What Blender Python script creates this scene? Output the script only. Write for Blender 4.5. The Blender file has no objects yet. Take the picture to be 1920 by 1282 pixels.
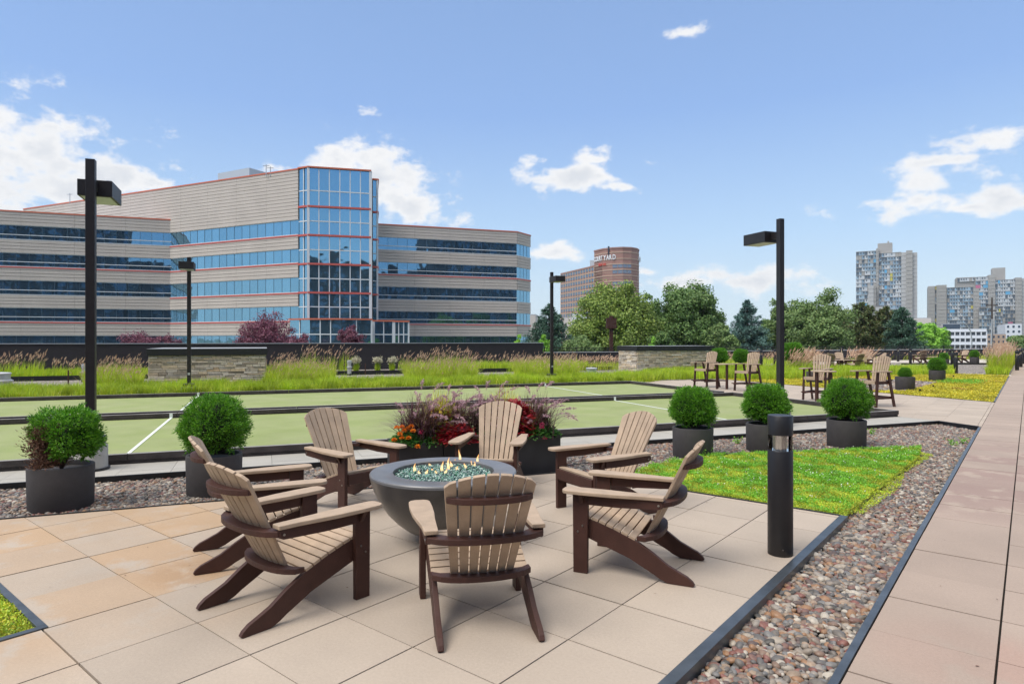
import bpy, bmesh, math, random
import numpy as np
from mathutils import Vector, Matrix
R = math.radians
random.seed(7); RNG = np.random.default_rng(7)
scene = bpy.context.scene
COL = scene.collection

# ------------------------------------------------------------------ camera
F = 1190.0; H = 1.68; HY = 638.0
YAW = math.atan(970/1190)                       # paving grid against the view
TH = R(90-68.7) + YAW                           # bocce courts against the paving grid
cam_d = bpy.data.cameras.new('camera'); cam = bpy.data.objects.new('camera', cam_d); COL.objects.link(cam)
cam.location = (0, 0, H); cam.rotation_euler = (R(90), 0, YAW)
cam_d.sensor_width = 36; cam_d.lens = F/1920*36; cam_d.shift_y = -3/1920
cam_d.clip_start = 0.05; cam_d.clip_end = 6000
scene.camera = cam
scene.render.engine = 'CYCLES'
scene.view_settings.view_transform = 'Standard'; scene.view_settings.look = 'None'
scene.view_settings.gamma = 1; scene.view_settings.exposure = 0.82

def cw(X, Y, z=0.0):                            # view-aligned metres -> world
    return Vector((X*math.cos(YAW)-Y*math.sin(YAW), X*math.sin(YAW)+Y*math.cos(YAW), z))
def lw(a, b, z=0.0):                            # court-aligned metres -> world
    return Vector((a*math.cos(TH)-b*math.sin(TH), a*math.sin(TH)+b*math.cos(TH), z))
def at(px, py, z=0.0):                          # where a sight line meets height z
    Y = F*(H-z)/(py-HY); return cw((px-960)/F*Y, Y, z)
def atY(px, Y, z=0.0):
    return cw((px-960)/F*Y, Y, z)
def to_l(p):
    return (p[0]*math.cos(TH)+p[1]*math.sin(TH), -p[0]*math.sin(TH)+p[1]*math.cos(TH))
def a_at(px, b):
    s = (px-960)/F; cl = math.cos(TH-YAW); sl = math.sin(TH-YAW)   # X=a*cl-b*sl, Y=a*sl+b*cl
    return b*(sl+s*cl)/(cl-s*sl)

# ------------------------------------------------------------------ world and sun
SUN_EL = R(56); sd = cw(-0.62, -0.45); SUN_DIR = Vector((sd.x, sd.y, 0)).normalized()*math.cos(SUN_EL)+Vector((0, 0, math.sin(SUN_EL)))
world = bpy.data.worlds.new("World"); scene.world = world; world.use_nodes = True
def build_world():
    nt = world.node_tree; N = nt.nodes; L = nt.links; N.clear()
    out = N.new('ShaderNodeOutputWorld'); bg = N.new('ShaderNodeBackground')
    sky = N.new('ShaderNodeTexSky'); sky.sky_type = 'NISHITA'; sky.sun_disc = False
    sky.sun_elevation = SUN_EL; sky.sun_rotation = math.atan2(SUN_DIR.x, SUN_DIR.y)
    sky.air_density = 1.0; sky.dust_density = 0.7; sky.ozone_density = 1.4
    bg.inputs['Strength'].default_value = 0.105
    L.new(bg.outputs[0], out.inputs[0])
    tc = N.new('ShaderNodeTexCoord'); D = tc.outputs['Generated']
    def math_(op, a, b=None, clamp=False):
        m = N.new('ShaderNodeMath'); m.operation = op; m.use_clamp = clamp
        for i, v in enumerate((a, b)):
            if v is None: continue
            if isinstance(v, (int, float)): m.inputs[i].default_value = v
            else: L.new(v, m.inputs[i])
        return m.outputs[0]
    def dot(v):
        m = N.new('ShaderNodeVectorMath'); m.operation = 'DOT_PRODUCT'; L.new(D, m.inputs[0]); m.inputs[1].default_value = v
        return m.outputs['Value']
    clouds = [(-40, 335, 160, 115), (60, 330, 160, 75), (190, 335, 120, 52), (300, 345, 70, 22), (20, 400, 260, 45), (150, 372, 200, 40),
              (695, 340, 135, 88), (640, 318, 75, 55), (770, 325, 80, 52), (775, 395, 105, 60), (510, 313, 50, 17),
              (1078, 328, 112, 42), (1030, 338, 55, 24), (1120, 300, 45, 14), (1025, 300, 35, 12), (1150, 350, 45, 14),
              (1275, 63, 46, 13), (1825, 272, 48, 17), (1760, 303, 80, 13), (1745, 335, 55, 30), (1690, 382, 85, 24), (1640, 378, 40, 14),
              (1885, 372, 55, 20), (1820, 388, 50, 9), (1050, 472, 60, 18), (1425, 525, 115, 28), (1300, 528, 100, 20), (1345, 515, 60, 20), (1215, 510, 38, 12),
              (620, 385, 60, 60)]
    best = None
    for (px, py, wa, wb) in clouds:
        c = (atY(px, 1.0) + Vector((0, 0, (HY-py)/F))); c = c.normalized()
        e1 = Vector((0, 0, 1)).cross(c); e1 = -e1.normalized() if e1.dot(cw(1, 0)) < 0 else e1.normalized()
        e2 = c.cross(e1); e2 = e2 if e2.z > 0 else -e2
        k = 1190/math.sqrt(1+((px-960)/F)**2)
        u = dot(tuple(e1*(k/wa*0.80))); v = dot(tuple(e2*(k/wb*0.86)))
        r2 = math_('ADD', math_('MULTIPLY', u, u), math_('MULTIPLY', v, v))
        m = math_('SUBTRACT', 1.0, math_('SQRT', r2))
        fr = math_('MULTIPLY', math_('GREATER_THAN', dot(tuple(c)), 0.0), 6.0)   # only one side of the sky
        m = math_('SUBTRACT', math_('ADD', m, fr), 6.0)
        if wb < 18: m = math_('SUBTRACT', m, 0.1)
        best = m if best is None else math_('MAXIMUM', best, m)
    mp = N.new('ShaderNodeMapping'); mp.inputs['Scale'].default_value = (1, 1, 1.7); L.new(D, mp.inputs[0])
    nz = N.new('ShaderNodeTexNoise'); nz.inputs['Scale'].default_value = 15; nz.inputs['Detail'].default_value = 9; nz.inputs['Roughness'].default_value = 0.6
    L.new(mp.outputs[0], nz.inputs['Vector'])
    nd = math_('MULTIPLY', math_('SUBTRACT', nz.outputs['Fac'], 0.56), 3.3)
    dens = math_('ADD', best, nd)
    mr = N.new('ShaderNodeMapRange'); mr.interpolation_type = 'SMOOTHSTEP'; L.new(dens, mr.inputs[0])
    mr.inputs[1].default_value = 0.0; mr.inputs[2].default_value = 0.6
    # unseen broken cloud deck, added high overhead to soften and whiten the light
    sep0 = N.new('ShaderNodeSeparateXYZ'); L.new(D, sep0.inputs[0])
    oc = N.new('ShaderNodeMapRange'); oc.interpolation_type = 'SMOOTHSTEP'; L.new(math_('ADD', sep0.outputs['Z'], math_('MULTIPLY', math_('SUBTRACT', nz.outputs['Fac'], 0.5), 0.35)), oc.inputs[0])
    oc.inputs[1].default_value = 0.56; oc.inputs[2].default_value = 0.72; oc.inputs[4].default_value = 0.9
    # thin veil of high haze, lighter towards the horizon
    sep = N.new('ShaderNodeSeparateXYZ'); L.new(D, sep.inputs[0])
    hz = N.new('ShaderNodeMapRange'); L.new(sep.outputs['Z'], hz.inputs[0]); hz.inputs[1].default_value = -0.02; hz.inputs[2].default_value = 0.42
    hz.inputs[3].default_value = 1; hz.inputs[4].default_value = 0
    hp = math_('POWER', hz.outputs[0], 1.5)
    n2 = N.new('ShaderNodeTexNoise'); n2.inputs['Scale'].default_value = 3; n2.inputs['Detail'].default_value = 5; L.new(mp.outputs[0], n2.inputs['Vector'])
    veil = math_('MULTIPLY', hp, math_('ADD', 0.35, math_('MULTIPLY', n2.outputs['Fac'], 0.5)), clamp=True)
    mixh = N.new('ShaderNodeMix'); mixh.data_type = 'RGBA'; pass
    zr = N.new('ShaderNodeValToRGB'); L.new(sep.outputs['Z'], zr.inputs[0]); el = zr.color_ramp.elements
    stops = [(0.0, (3.15, 3.85, 4.5)), (0.08, (2.95, 3.75, 4.55)), (0.157, (2.4, 3.4, 4.65)), (0.333, (1.52, 2.45, 4.4)), (0.47, (1.42, 2.28, 4.05)), (0.85, (1.1, 1.9, 3.6))]
    while len(el) > 1: el.remove(el[-1])
    for i, (p_, c_) in enumerate(stops):
        e_ = el[0] if i == 0 else el.new(p_); e_.position = p_; e_.color = (*[v/5 for v in c_], 1)
    sc5 = N.new('ShaderNodeVectorMath'); sc5.operation = 'SCALE'; L.new(zr.outputs[0], sc5.inputs[0]); sc5.inputs['Scale'].default_value = 5.55
    L.new(math_('ADD', 0.72, math_('MULTIPLY', veil, 0.2)), mixh.inputs['Factor'])
    L.new(sky.outputs[0], mixh.inputs['A']); L.new(sc5.outputs[0], mixh.inputs['B'])
    # cloud body: white tops, greyer where thick
    n3 = N.new('ShaderNodeTexNoise'); n3.inputs['Scale'].default_value = 9; n3.inputs['Detail'].default_value = 6
    mp3 = N.new('ShaderNodeMapping'); mp3.inputs['Location'].default_value = (0.02, 0.03, 0.05); mp3.inputs['Scale'].default_value = (1, 1, 1.7); L.new(D, mp3.inputs[0]); L.new(mp3.outputs[0], n3.inputs['Vector'])
    sh = N.new('ShaderNodeMapRange'); sh.interpolation_type = 'SMOOTHSTEP'
    L.new(math_('SUBTRACT', math_('MULTIPLY', dens, 0.55), math_('MULTIPLY', n3.outputs['Fac'], 0.5)), sh.inputs[0])
    sh.inputs[1].default_value = -0.1; sh.inputs[2].default_value = 0.45
    cc = N.new('ShaderNodeMix'); cc.data_type = 'RGBA'; L.new(sh.outputs[0], cc.inputs['Factor'])
    cc.inputs['A'].default_value = CLOUD_A; cc.inputs['B'].default_value = CLOUD_B
    fin = N.new('ShaderNodeMix'); fin.data_type = 'RGBA'; L.new(math_('MAXIMUM', math_('MULTIPLY', mr.outputs[0], 0.96), oc.outputs[0]), fin.inputs['Factor'])
    dk = N.new('ShaderNodeMix'); dk.data_type = 'RGBA'; L.new(oc.outputs[0], dk.inputs['Factor']); L.new(cc.outputs['Result'], dk.inputs['A']); dk.inputs['B'].default_value = (8.2, 8.0, 7.8, 1)
    L.new(mixh.outputs['Result'], fin.inputs['A']); L.new(dk.outputs['Result'], fin.inputs['B'])
    L.new(fin.outputs['Result'], bg.inputs['Color'])
SKY_TINT = (1.55, 1.45, 1.50, 1); SKY_HAZE = (3.3, 4.3, 5.3, 1); CLOUD_A = (5.5, 5.45, 5.4, 1); CLOUD_B = (4.1, 4.25, 4.5, 1)
build_world()
sun_d = bpy.data.lights.new('sun', 'SUN'); sun_d.energy = 1.8; sun_d.angle = R(32); sun_d.color = (1.0, 0.955, 0.89)
sun = bpy.data.objects.new('sun', sun_d); COL.objects.link(sun)
sun.rotation_euler = SUN_DIR.to_track_quat('Z', 'Y').to_euler()

# ------------------------------------------------------------------ helpers
def link(o, parent=None):
    COL.objects.link(o)
    if parent is not None: o.parent = parent
    return o
def tag(o, label=None, cat=None, group=None, kind=None):
    if label: o['label'] = label
    if cat: o['category'] = cat
    if group: o['group'] = group
    if kind: o['kind'] = kind
    return o
def empty(name, loc=(0, 0, 0), rz=0.0, label=None, cat=None, group=None):
    o = bpy.data.objects.new(name, None); o.empty_display_size = 0.2
    link(o); o.location = loc; o.rotation_euler = (0, 0, rz)
    return tag(o, label, cat, group)
def children(o): return [c for c in bpy.data.objects if c.parent == o]
KIDS = {}
def copy_tree(src, loc=None, rz=None, parent=None, label=None, group=None):
    c = src.copy(); COL.objects.link(c); c.parent = parent
    if loc is not None: c.location = loc
    if rz is not None: c.rotation_euler = (0, 0, rz)
    if label: c['label'] = label
    if group: c['group'] = group
    for k in src.children: copy_tree(k, parent=c)
    return c
class MB:
    def __init__(s): s.v = []; s.f = []; s.m = []
    def add(s, vs, fs, mi=0):
        o = len(s.v); s.v += [tuple(p) for p in vs]; s.f += [tuple(i+o for i in f) for f in fs]; s.m += [mi]*len(fs); return s
    def box(s, x0, x1, y0, y1, z0, z1, mi=0, M=None):
        vs = [Vector(p) for p in ((x0, y0, z0), (x1, y0, z0), (x1, y1, z0), (x0, y1, z0), (x0, y0, z1), (x1, y0, z1), (x1, y1, z1), (x0, y1, z1))]
        if M is not None: vs = [M @ p for p in vs]
        return s.add(vs, [(0, 3, 2, 1), (4, 5, 6, 7), (0, 1, 5, 4), (1, 2, 6, 5), (2, 3, 7, 6), (3, 0, 4, 7)], mi)
    def prism(s, pts, vec, mi=0):
        n = len(pts); vec = Vector(vec); a = [Vector(p) for p in pts]; b = [p+vec for p in a]
        return s.add(a+b, [tuple(range(n-1, -1, -1)), tuple(range(n, 2*n))]+[(i, (i+1) % n, n+(i+1) % n, n+i) for i in range(n)], mi)
    def lathe(s, prof, n=32, c=(0, 0, 0), mi=0):
        vs = []; fs = []
        for (r, z) in prof:
            for k in range(n):
                a = 2*math.pi*k/n; vs.append((c[0]+r*math.cos(a), c[1]+r*math.sin(a), c[2]+z))
        for j in range(len(prof)-1):
            for k in range(n):
                fs.append((j*n+k, j*n+(k+1) % n, (j+1)*n+(k+1) % n, (j+1)*n+k))
        if prof[0][0] > 1e-4: fs.append(tuple(range(n-1, -1, -1)))
        if prof[-1][0] > 1e-4: fs.append(tuple((len(prof)-1)*n+k for k in range(n)))
        return s.add(vs, fs, mi)
    def tube(s, pts, rad, n=8, mi=0):
        pts = [Vector(p) for p in pts]; rad = rad if hasattr(rad, '__len__') else [rad]*len(pts); vs = []; fs = []
        for i, p in enumerate(pts):
            t = (pts[min(i+1, len(pts)-1)]-pts[max(i-1, 0)]).normalized()
            u = t.orthogonal().normalized() if i == 0 else (u - t*u.dot(t)).normalized()
            w = t.cross(u)
            for k in range(n):
                a = 2*math.pi*k/n; vs.append(p+(u*math.cos(a)+w*math.sin(a))*rad[i])
        for j in range(len(pts)-1):
            for k in range(n): fs.append((j*n+k, j*n+(k+1) % n, (j+1)*n+(k+1) % n, (j+1)*n+k))
        fs += [tuple(range(n-1, -1, -1)), tuple((len(pts)-1)*n+k for k in range(n))]
        return s.add(vs, fs, mi)
    def build(s, name, mats, parent=None, smooth=False, bevel=0, loc=None, rz=None, fix=True):
        me = bpy.data.meshes.new(name); me.from_pydata([tuple(p) for p in s.v], [], s.f)
        if not isinstance(mats, (list, tuple)): mats = [mats]
        for m in mats: me.materials.append(m)
        if len(mats) > 1: me.polygons.foreach_set('material_index', s.m)
        if fix:
            bm = bmesh.new(); bm.from_mesh(me); bmesh.ops.recalc_face_normals(bm, faces=bm.faces); bm.to_mesh(me); bm.free()
        if smooth: me.polygons.foreach_set('use_smooth', [True]*len(me.polygons)); 
        me.update(); o = bpy.data.objects.new(name, me); link(o, parent)
        if smooth == 'auto':
            md = o.modifiers.new('edge', 'EDGE_SPLIT'); md.split_angle = R(38)
        if bevel:
            md = o.modifiers.new('bevel', 'BEVEL'); md.width = bevel; md.segments = 2; md.limit_method = 'ANGLE'; md.angle_limit = R(40)
        if loc is not None: o.location = loc
        if rz is not None: o.rotation_euler = (0, 0, rz)
        return o
def nmesh(name, V, faces, mats, parent=None, smooth=False, mi=None, attr=None, loc=None):
    """V (n,3); faces: list of int arrays (m,k)"""
    me = bpy.data.meshes.new(name); V = np.ascontiguousarray(V, dtype=np.float32)
    me.vertices.add(len(V)); me.vertices.foreach_set('co', V.ravel())
    loops = np.concatenate([f.ravel() for f in faces]).astype(np.int32)
    tot = np.concatenate([np.full(len(f), f.shape[1], np.int32) for f in faces])
    st = np.concatenate([[0], np.cumsum(tot)[:-1]]).astype(np.int32)
    me.loops.add(len(loops)); me.loops.foreach_set('vertex_index', loops)
    me.polygons.add(len(tot)); me.polygons.foreach_set('loop_start', st); me.polygons.foreach_set('loop_total', tot)
    if smooth: me.polygons.foreach_set('use_smooth', np.ones(len(tot), bool))
    if not isinstance(mats, (list, tuple)): mats = [mats]
    for m in mats: me.materials.append(m)
    if mi is not None: me.polygons.foreach_set('material_index', np.asarray(mi, np.int32))
    me.update(calc_edges=True); me.validate()
    o = bpy.data.objects.new(name, me); link(o, parent)
    if loc is not None: o.location = loc
    return o

# ------------------------------------------------------------------ materials
MATS = {}; LEAF = 1.35
def mat(name, col, rough=0.6, metal=0.0, var=0.0, vscale=4.0, bump=0.0, bscale=60.0, island=None, col2=None, c2scale=3.0, c2range=(0.45, 0.6), spec=None, fine=0.0, fscale=300.0, transl=0.0, detail=4, emit=None, ivar=0.0, gain=1.0, const=False):
    m = bpy.data.materials.new(name); m.use_nodes = True; nt = m.node_tree; N = nt.nodes; L = nt.links
    b = N['Principled BSDF']; b.inputs['Roughness'].default_value = rough; b.inputs['Metallic'].default_value = metal
    if spec is not None: b.inputs['Specular IOR Level'].default_value = spec
    tc = N.new('ShaderNodeTexCoord'); geo = N.new('ShaderNodeNewGeometry')
    if island and transl: island = [tuple(min(0.9, v*LEAF*gain) for v in c) for c in island]
    if island:
        cr = N.new('ShaderNodeValToRGB'); cr.color_ramp.interpolation = 'CONSTANT' if const else 'LINEAR'
        els = cr.color_ramp.elements
        while len(els) > 1: els.remove(els[-1])
        for i, c in enumerate(island):
            p = i/(len(island)-(0 if const else 1))
            e = els[0] if i == 0 else els.new(p)
            e.position = p; e.color = (*c, 1)
        L.new(geo.outputs['Random Per Island'], cr.inputs[0]); cur = cr.outputs[0]
    else:
        rgb = N.new('ShaderNodeRGB'); rgb.outputs[0].default_value = (*col, 1); cur = rgb.outputs[0]
    def mixn(a, bcol, fac, mode='MIX'):
        x = N.new('ShaderNodeMix'); x.data_type = 'RGBA'; x.blend_type = mode
        L.new(a, x.inputs['A'])
        if isinstance(bcol, tuple): x.inputs['B'].default_value = (*bcol, 1)
        else: L.new(bcol, x.inputs['B'])
        if isinstance(fac, float): x.inputs['Factor'].default_value = fac
        else: L.new(fac, x.inputs['Factor'])
        return x.outputs['Result']
    def noise(scale, det=4):
        n = N.new('ShaderNodeTexNoise'); n.inputs['Scale'].default_value = scale; n.inputs['Detail'].default_value = det; L.new(tc.outputs['Object'], n.inputs['Vector']); return n.outputs['Fac']
    def rng(f, a, c, lo, hi):
        r = N.new('ShaderNodeMapRange'); L.new(f, r.inputs[0])
        for i, v in zip((1, 2, 3, 4), (a, c, lo, hi)): r.inputs[i].default_value = v
        return r.outputs[0]
    if col2 is not None:
        cur = mixn(cur, col2, rng(noise(c2scale, 6), c2range[0], c2range[1], 0, 1))
    def scale_by(cur, f):
        v = N.new('ShaderNodeVectorMath'); v.operation = 'SCALE'; L.new(cur, v.inputs[0]); L.new(f, v.inputs['Scale']); return v.outputs[0]
    if var: cur = scale_by(cur, rng(noise(vscale, detail), 0.3, 0.7, 1-var, 1+var))
    if fine: cur = scale_by(cur, rng(noise(fscale, 2), 0.3, 0.7, 1-fine, 1+fine))
    if ivar: cur = scale_by(cur, rng(geo.outputs['Random Per Island'], 0, 1, 1-ivar, 1+ivar))
    L.new(cur, b.inputs['Base Color'])
    if bump:
        bp = N.new('ShaderNodeBump'); bp.inputs['Strength'].default_value = bump; bp.inputs['Distance'].default_value = 0.01
        L.new(noise(bscale, 3), bp.inputs['Height']); L.new(bp.outputs[0], b.inputs['Normal'])
    if transl:
        tr = N.new('ShaderNodeBsdfTranslucent'); L.new(cur, tr.inputs[0]); mx = N.new('ShaderNodeMixShader'); mx.inputs[0].default_value = transl
        L.new(b.outputs[0], mx.inputs[1]); L.new(tr.outputs[0], mx.inputs[2]); L.new(mx.outputs[0], N['Material Output'].inputs[0])
    if emit:
        b.inputs['Emission Color'].default_value = (*emit[0], 1); b.inputs['Emission Strength'].default_value = emit[1]
    MATS[name] = m; return m

m_tan = mat('tan_lumber', (0.41, 0.303, 0.212), 0.6, var=0.12, vscale=9, bump=0.25, bscale=160, fine=0.07, fscale=220, ivar=0.08)
m_brn = mat('brown_lumber', (0.060, 0.0245, 0.018), 0.55, spec=0.35, var=0.15, vscale=8, bump=0.3, bscale=140, fine=0.08, fscale=200)
m_bolt = mat('bolt_steel', (0.4, 0.38, 0.36), 0.35, 1.0)
m_blk = mat('black_metal', (0.012, 0.0115, 0.0135), 0.42, var=0.15, vscale=12, bump=0.1, bscale=200)
m_pole = mat('bronze_paint', (0.018, 0.015, 0.016), 0.4, var=0.12, vscale=10)
m_edge = mat('edging_metal', (0.10, 0.115, 0.13), 0.38, 0.6, var=0.25, vscale=6, bump=0.08, bscale=30)
m_edgeblk = mat('edging_black', (0.016, 0.017, 0.019), 0.4, 0.2, var=0.3, vscale=5)
m_pot = mat('planter_resin', (0.062, 0.056, 0.057), 0.72, var=0.1, vscale=10, bump=0.5, bscale=260, fine=0.2, fscale=240)
m_soil = mat('soil', (0.03, 0.022, 0.016), 0.95, var=0.4, vscale=30, bump=1, bscale=80)
m_bowl = mat('bowl_concrete', (0.058, 0.054, 0.053), 0.30, spec=0.75, var=0.28, vscale=7, bump=0.06, bscale=40, fine=0.12, fscale=120, detail=8)
m_boxp = mat('planter_box_metal', (0.024, 0.023, 0.026), 0.5, var=0.25, vscale=5)
m_base = mat('roof_membrane', (0.05, 0.045, 0.04), 0.9, var=0.2)
m_timtop = mat('lit_timber_top', (0.26, 0.24, 0.215), 0.45, var=0.3, vscale=4, fine=0.15, fscale=60)  # dark timber's top faces, with the sky's light put into a paler colour
m_white = mat('line_tape', (0.72, 0.76, 0.72), 0.6, var=0.06, vscale=20)
m_conc = mat('footing_concrete', (0.36, 0.34, 0.31), 0.8, var=0.14, vscale=9, bump=0.4, bscale=90)
m_alum = mat('vent_galvanised', (0.52, 0.53, 0.54), 0.42, 0.5, var=0.08)

def slab_mat(name, col, rough=0.75, stain=None):
    m = bpy.data.materials.new(name); m.use_nodes = True; nt = m.node_tree; N = nt.nodes; L = nt.links; b = N['Principled BSDF']
    geo = N.new('ShaderNodeNewGeometry'); tc = N.new('ShaderNodeTexCoord')
    def noise(s, d=5, r=0.55):
        n = N.new('ShaderNodeTexNoise'); n.inputs['Scale'].default_value = s; n.inputs['Detail'].default_value = d; n.inputs['Roughness'].default_value = r; L.new(tc.outputs['Object'], n.inputs['Vector']); return n.outputs['Fac']
    def rng(f, a, c, lo, hi, sm=False):
        r = N.new('ShaderNodeMapRange'); L.new(f, r.inputs[0])
        if sm: r.interpolation_type = 'SMOOTHSTEP'
        for i, v in zip((1, 2, 3, 4), (a, c, lo, hi)): r.inputs[i].default_value = v
        return r.outputs[0]
    def mul(a, c):
        q = N.new('ShaderNodeMath'); q.operation = 'MULTIPLY'
        for i, v in enumerate((a, c)):
            if isinstance(v, float): q.inputs[i].default_value = v
            else: L.new(v, q.inputs[i])
        return q.outputs[0]
    rgb = N.new('ShaderNodeRGB'); rgb.outputs[0].default_value = (*col, 1); cur = rgb.outputs[0]
    def mix(a, c, f):
        x = N.new('ShaderNodeMix'); x.data_type = 'RGBA'; L.new(a, x.inputs['A']); x.inputs['B'].default_value = (*c, 1); L.new(f, x.inputs['Factor']); return x.outputs['Result']
    if stain:
        for (cx, cy, rr, c, amt, ns) in stain:
            vm = N.new('ShaderNodeVectorMath'); vm.operation = 'DISTANCE'; L.new(tc.outputs['Object'], vm.inputs[0]); vm.inputs[1].default_value = (cx, cy, 0)
            near = rng(vm.outputs['Value'], rr*1.25, rr*0.55, 0, 1, True)
            patch = rng(noise(ns, 8, 0.6), 0.36, 0.50, 0, 1, True)
            perslab = rng(geo.outputs['Random Per Island'], 0.25, 0.6, 0.15, 1.0)
            cur = mix(cur, c, mul(mul(near, mul(patch, perslab)), amt))
    sc = N.new('ShaderNodeVectorMath'); sc.operation = 'SCALE'; L.new(cur, sc.inputs[0])
    L.new(mul(mul(rng(geo.outputs['Random Per Island'], 0, 1, 0.93, 1.06), rng(noise(1.3, 6), 0.3, 0.7, 0.93, 1.06)), mul(rng(noise(420, 2), 0.3, 0.7, 0.86, 1.14), rng(noise(60, 3), 0.3, 0.7, 0.95, 1.05))), sc.inputs['Scale'])
    L.new(sc.outputs[0], b.inputs['Base Color']); b.inputs['Roughness'].default_value = rough
    bp = N.new('ShaderNodeBump'); bp.inputs['Strength'].default_value = 0.25; bp.inputs['Distance'].default_value = 0.003; L.new(noise(350, 2), bp.inputs['Height']); L.new(bp.outputs[0], b.inputs['Normal'])
    return m
s1 = at(60, 1060); s2 = at(330, 960); s3 = at(350, 1075)
m_slab = slab_mat('sand_paver', (0.405, 0.335, 0.268), stain=[(s1.x, s1.y, 2.0, (0.41, 0.275, 0.165), 0.85, 2.2), (s2.x, s2.y, 1.1, (0.40, 0.27, 0.16), 0.75, 3.8), (s3.x, s3.y, 0.3, (0.36, 0.23, 0.13), 0.7, 5.0)])
w1 = at(1840, 880); w2 = at(1800, 1230)
m_walk = slab_mat('rose_paver', (0.352, 0.272, 0.218), stain=[(w1.x, w1.y, 3.0, (0.25, 0.165, 0.14), 0.7, 3.0), (w2.x, w2.y, 0.5, (0.38, 0.23, 0.18), 0.5, 3.0)])
m_strip = slab_mat('grey_paver', (0.37, 0.35, 0.31))

# ------------------------------------------------------------------ flat ground pieces
def clip(poly, cx):                            # Sutherland-Hodgman: poly against convex ccw cx
    out = list(poly)
    for i in range(len(cx)):
        A = cx[i]; B = cx[(i+1) % len(cx)]; inp = out; out = []
        if not inp: return []
        def side(p): return (B[0]-A[0])*(p[1]-A[1])-(B[1]-A[1])*(p[0]-A[0])
        for j in range(len(inp)):
            p = inp[j]; q = inp[(j+1) % len(inp)]; sp = side(p); sq = side(q)
            if sp >= 0: out.append(p)
            if (sp >= 0) != (sq >= 0):
                t = sp/(sp-sq); out.append((p[0]+(q[0]-p[0])*t, p[1]+(q[1]-p[1])*t))
    return out
def ccw(poly):
    a = sum(poly[i][0]*poly[(i+1) % len(poly)][1]-poly[(i+1) % len(poly)][0]*poly[i][1] for i in range(len(poly)))
    return list(poly) if a > 0 else list(poly)[::-1]
def slabs(mb, regions, ox, oy, cell, frame='G', gap=0.005, z=0.0, th=0.05, seed=1, celly=None):
    rnd = random.Random(seed); celly = celly or cell; gx = {}; gy = {}
    for reg in regions:
        reg = ccw([(p[0], p[1]) for p in reg])
        loc = [(to_l(p) if frame == 'L' else p) for p in reg]
        x0 = min(p[0] for p in loc); x1 = max(p[0] for p in loc); y0 = min(p[1] for p in loc); y1 = max(p[1] for p in loc)
        i0 = math.floor((x0-ox)/cell); i1 = math.ceil((x1-ox)/cell); j0 = math.floor((y0-oy)/celly); j1 = math.ceil((y1-oy)/celly)
        for i in range(i0, i1):
            for j in range(j0, j1):
                for k in (i, i+1): gx.setdefault(k, gap*rnd.uniform(0.35, 1.3))
                for k in (j, j+1): gy.setdefault(k, gap*rnd.uniform(0.5, 1.2))
                q = [(ox+i*cell+gx[i]/2, oy+j*celly+gy[j]/2), (ox+(i+1)*cell-gx[i+1]/2, oy+j*celly+gy[j]/2), (ox+(i+1)*cell-gx[i+1]/2, oy+(j+1)*celly-gy[j+1]/2), (ox+i*cell+gx[i]/2, oy+(j+1)*celly-gy[j+1]/2)]
                if frame == 'L': q = [tuple(lw(*p))[:2] for p in q]
                c = clip(q, reg)
                if len(c) < 3: continue
                ar = abs(sum(c[k][0]*c[(k+1) % len(c)][1]-c[(k+1) % len(c)][0]*c[k][1] for k in range(len(c))))/2
                if ar < 0.0008: continue
                dz = rnd.uniform(-0.0015, 0.0015)
                mb.prism([(p[0], p[1], z-th+dz) for p in c], (0, 0, th))
def sheet(name, pts, z, m, kind='structure', **kw):
    mb = MB(); mb.add([(p[0], p[1], z) for p in ccw([(q[0], q[1]) for q in pts])], [tuple(range(len(pts)))])
    o = mb.build(name, m, fix=False); return tag(o, kind=kind)
def inpoly(P, poly):
    x = P[:, 0]; y = P[:, 1]; ins = np.zeros(len(P), bool); n = len(poly)
    for i in range(n):
        x1, y1 = poly[i][0], poly[i][1]; x2, y2 = poly[(i+1) % n][0], poly[(i+1) % n][1]
        c = ((y1 > y) != (y2 > y)) & (x < (x2-x1)*(y-y1)/((y2-y1) if y2 != y1 else 1e-9)+x1); ins ^= c
    return ins
def scatter(poly, n_per_m2):
    xs = [p[0] for p in poly]; ys = [p[1] for p in poly]
    A = (max(xs)-min(xs))*(max(ys)-min(ys)); n = int(A*n_per_m2)
    P = np.stack([RNG.uniform(min(xs), max(xs), n), RNG.uniform(min(ys), max(ys), n)], 1)
    return P[inpoly(P, poly)]

XW = -0.72                                       # left edge of the rose walkway
XP = -1.41                                       # right edge of the sand patio
YP = 6.70                                        # far edge of the patio by the sedum
BP = 7.29; BK = 9.06; BD = 9.95                  # court-frame lines: patio edge, black edging, first timber
AE = 13.05                                       # right end of the courts
JX = -3.84-0.61*1; JY = 1.745
# ground far below and the roof terrace base
m_city = mat('city_ground', (0.16, 0.17, 0.13), 0.9, col2=(0.06, 0.09, 0.035), c2scale=0.02, c2range=(0.4, 0.6), var=0.2, vscale=0.2)
sheet('ground', [(-4000, -3000), (4000, -3000), (4000, 5000), (-4000, 5000)], -6.0, m_city)
terr = [lw(-60, -30), lw(-60, 38.3), lw(90, 38.3), lw(90, -30)]
tb = MB(); tb.prism([(q[0], q[1], -5.9) for q in ccw([(t.x, t.y) for t in terr])], (0, 0, 5.78))
tag(tb.build('terrace_slab', m_base), kind='structure')

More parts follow.
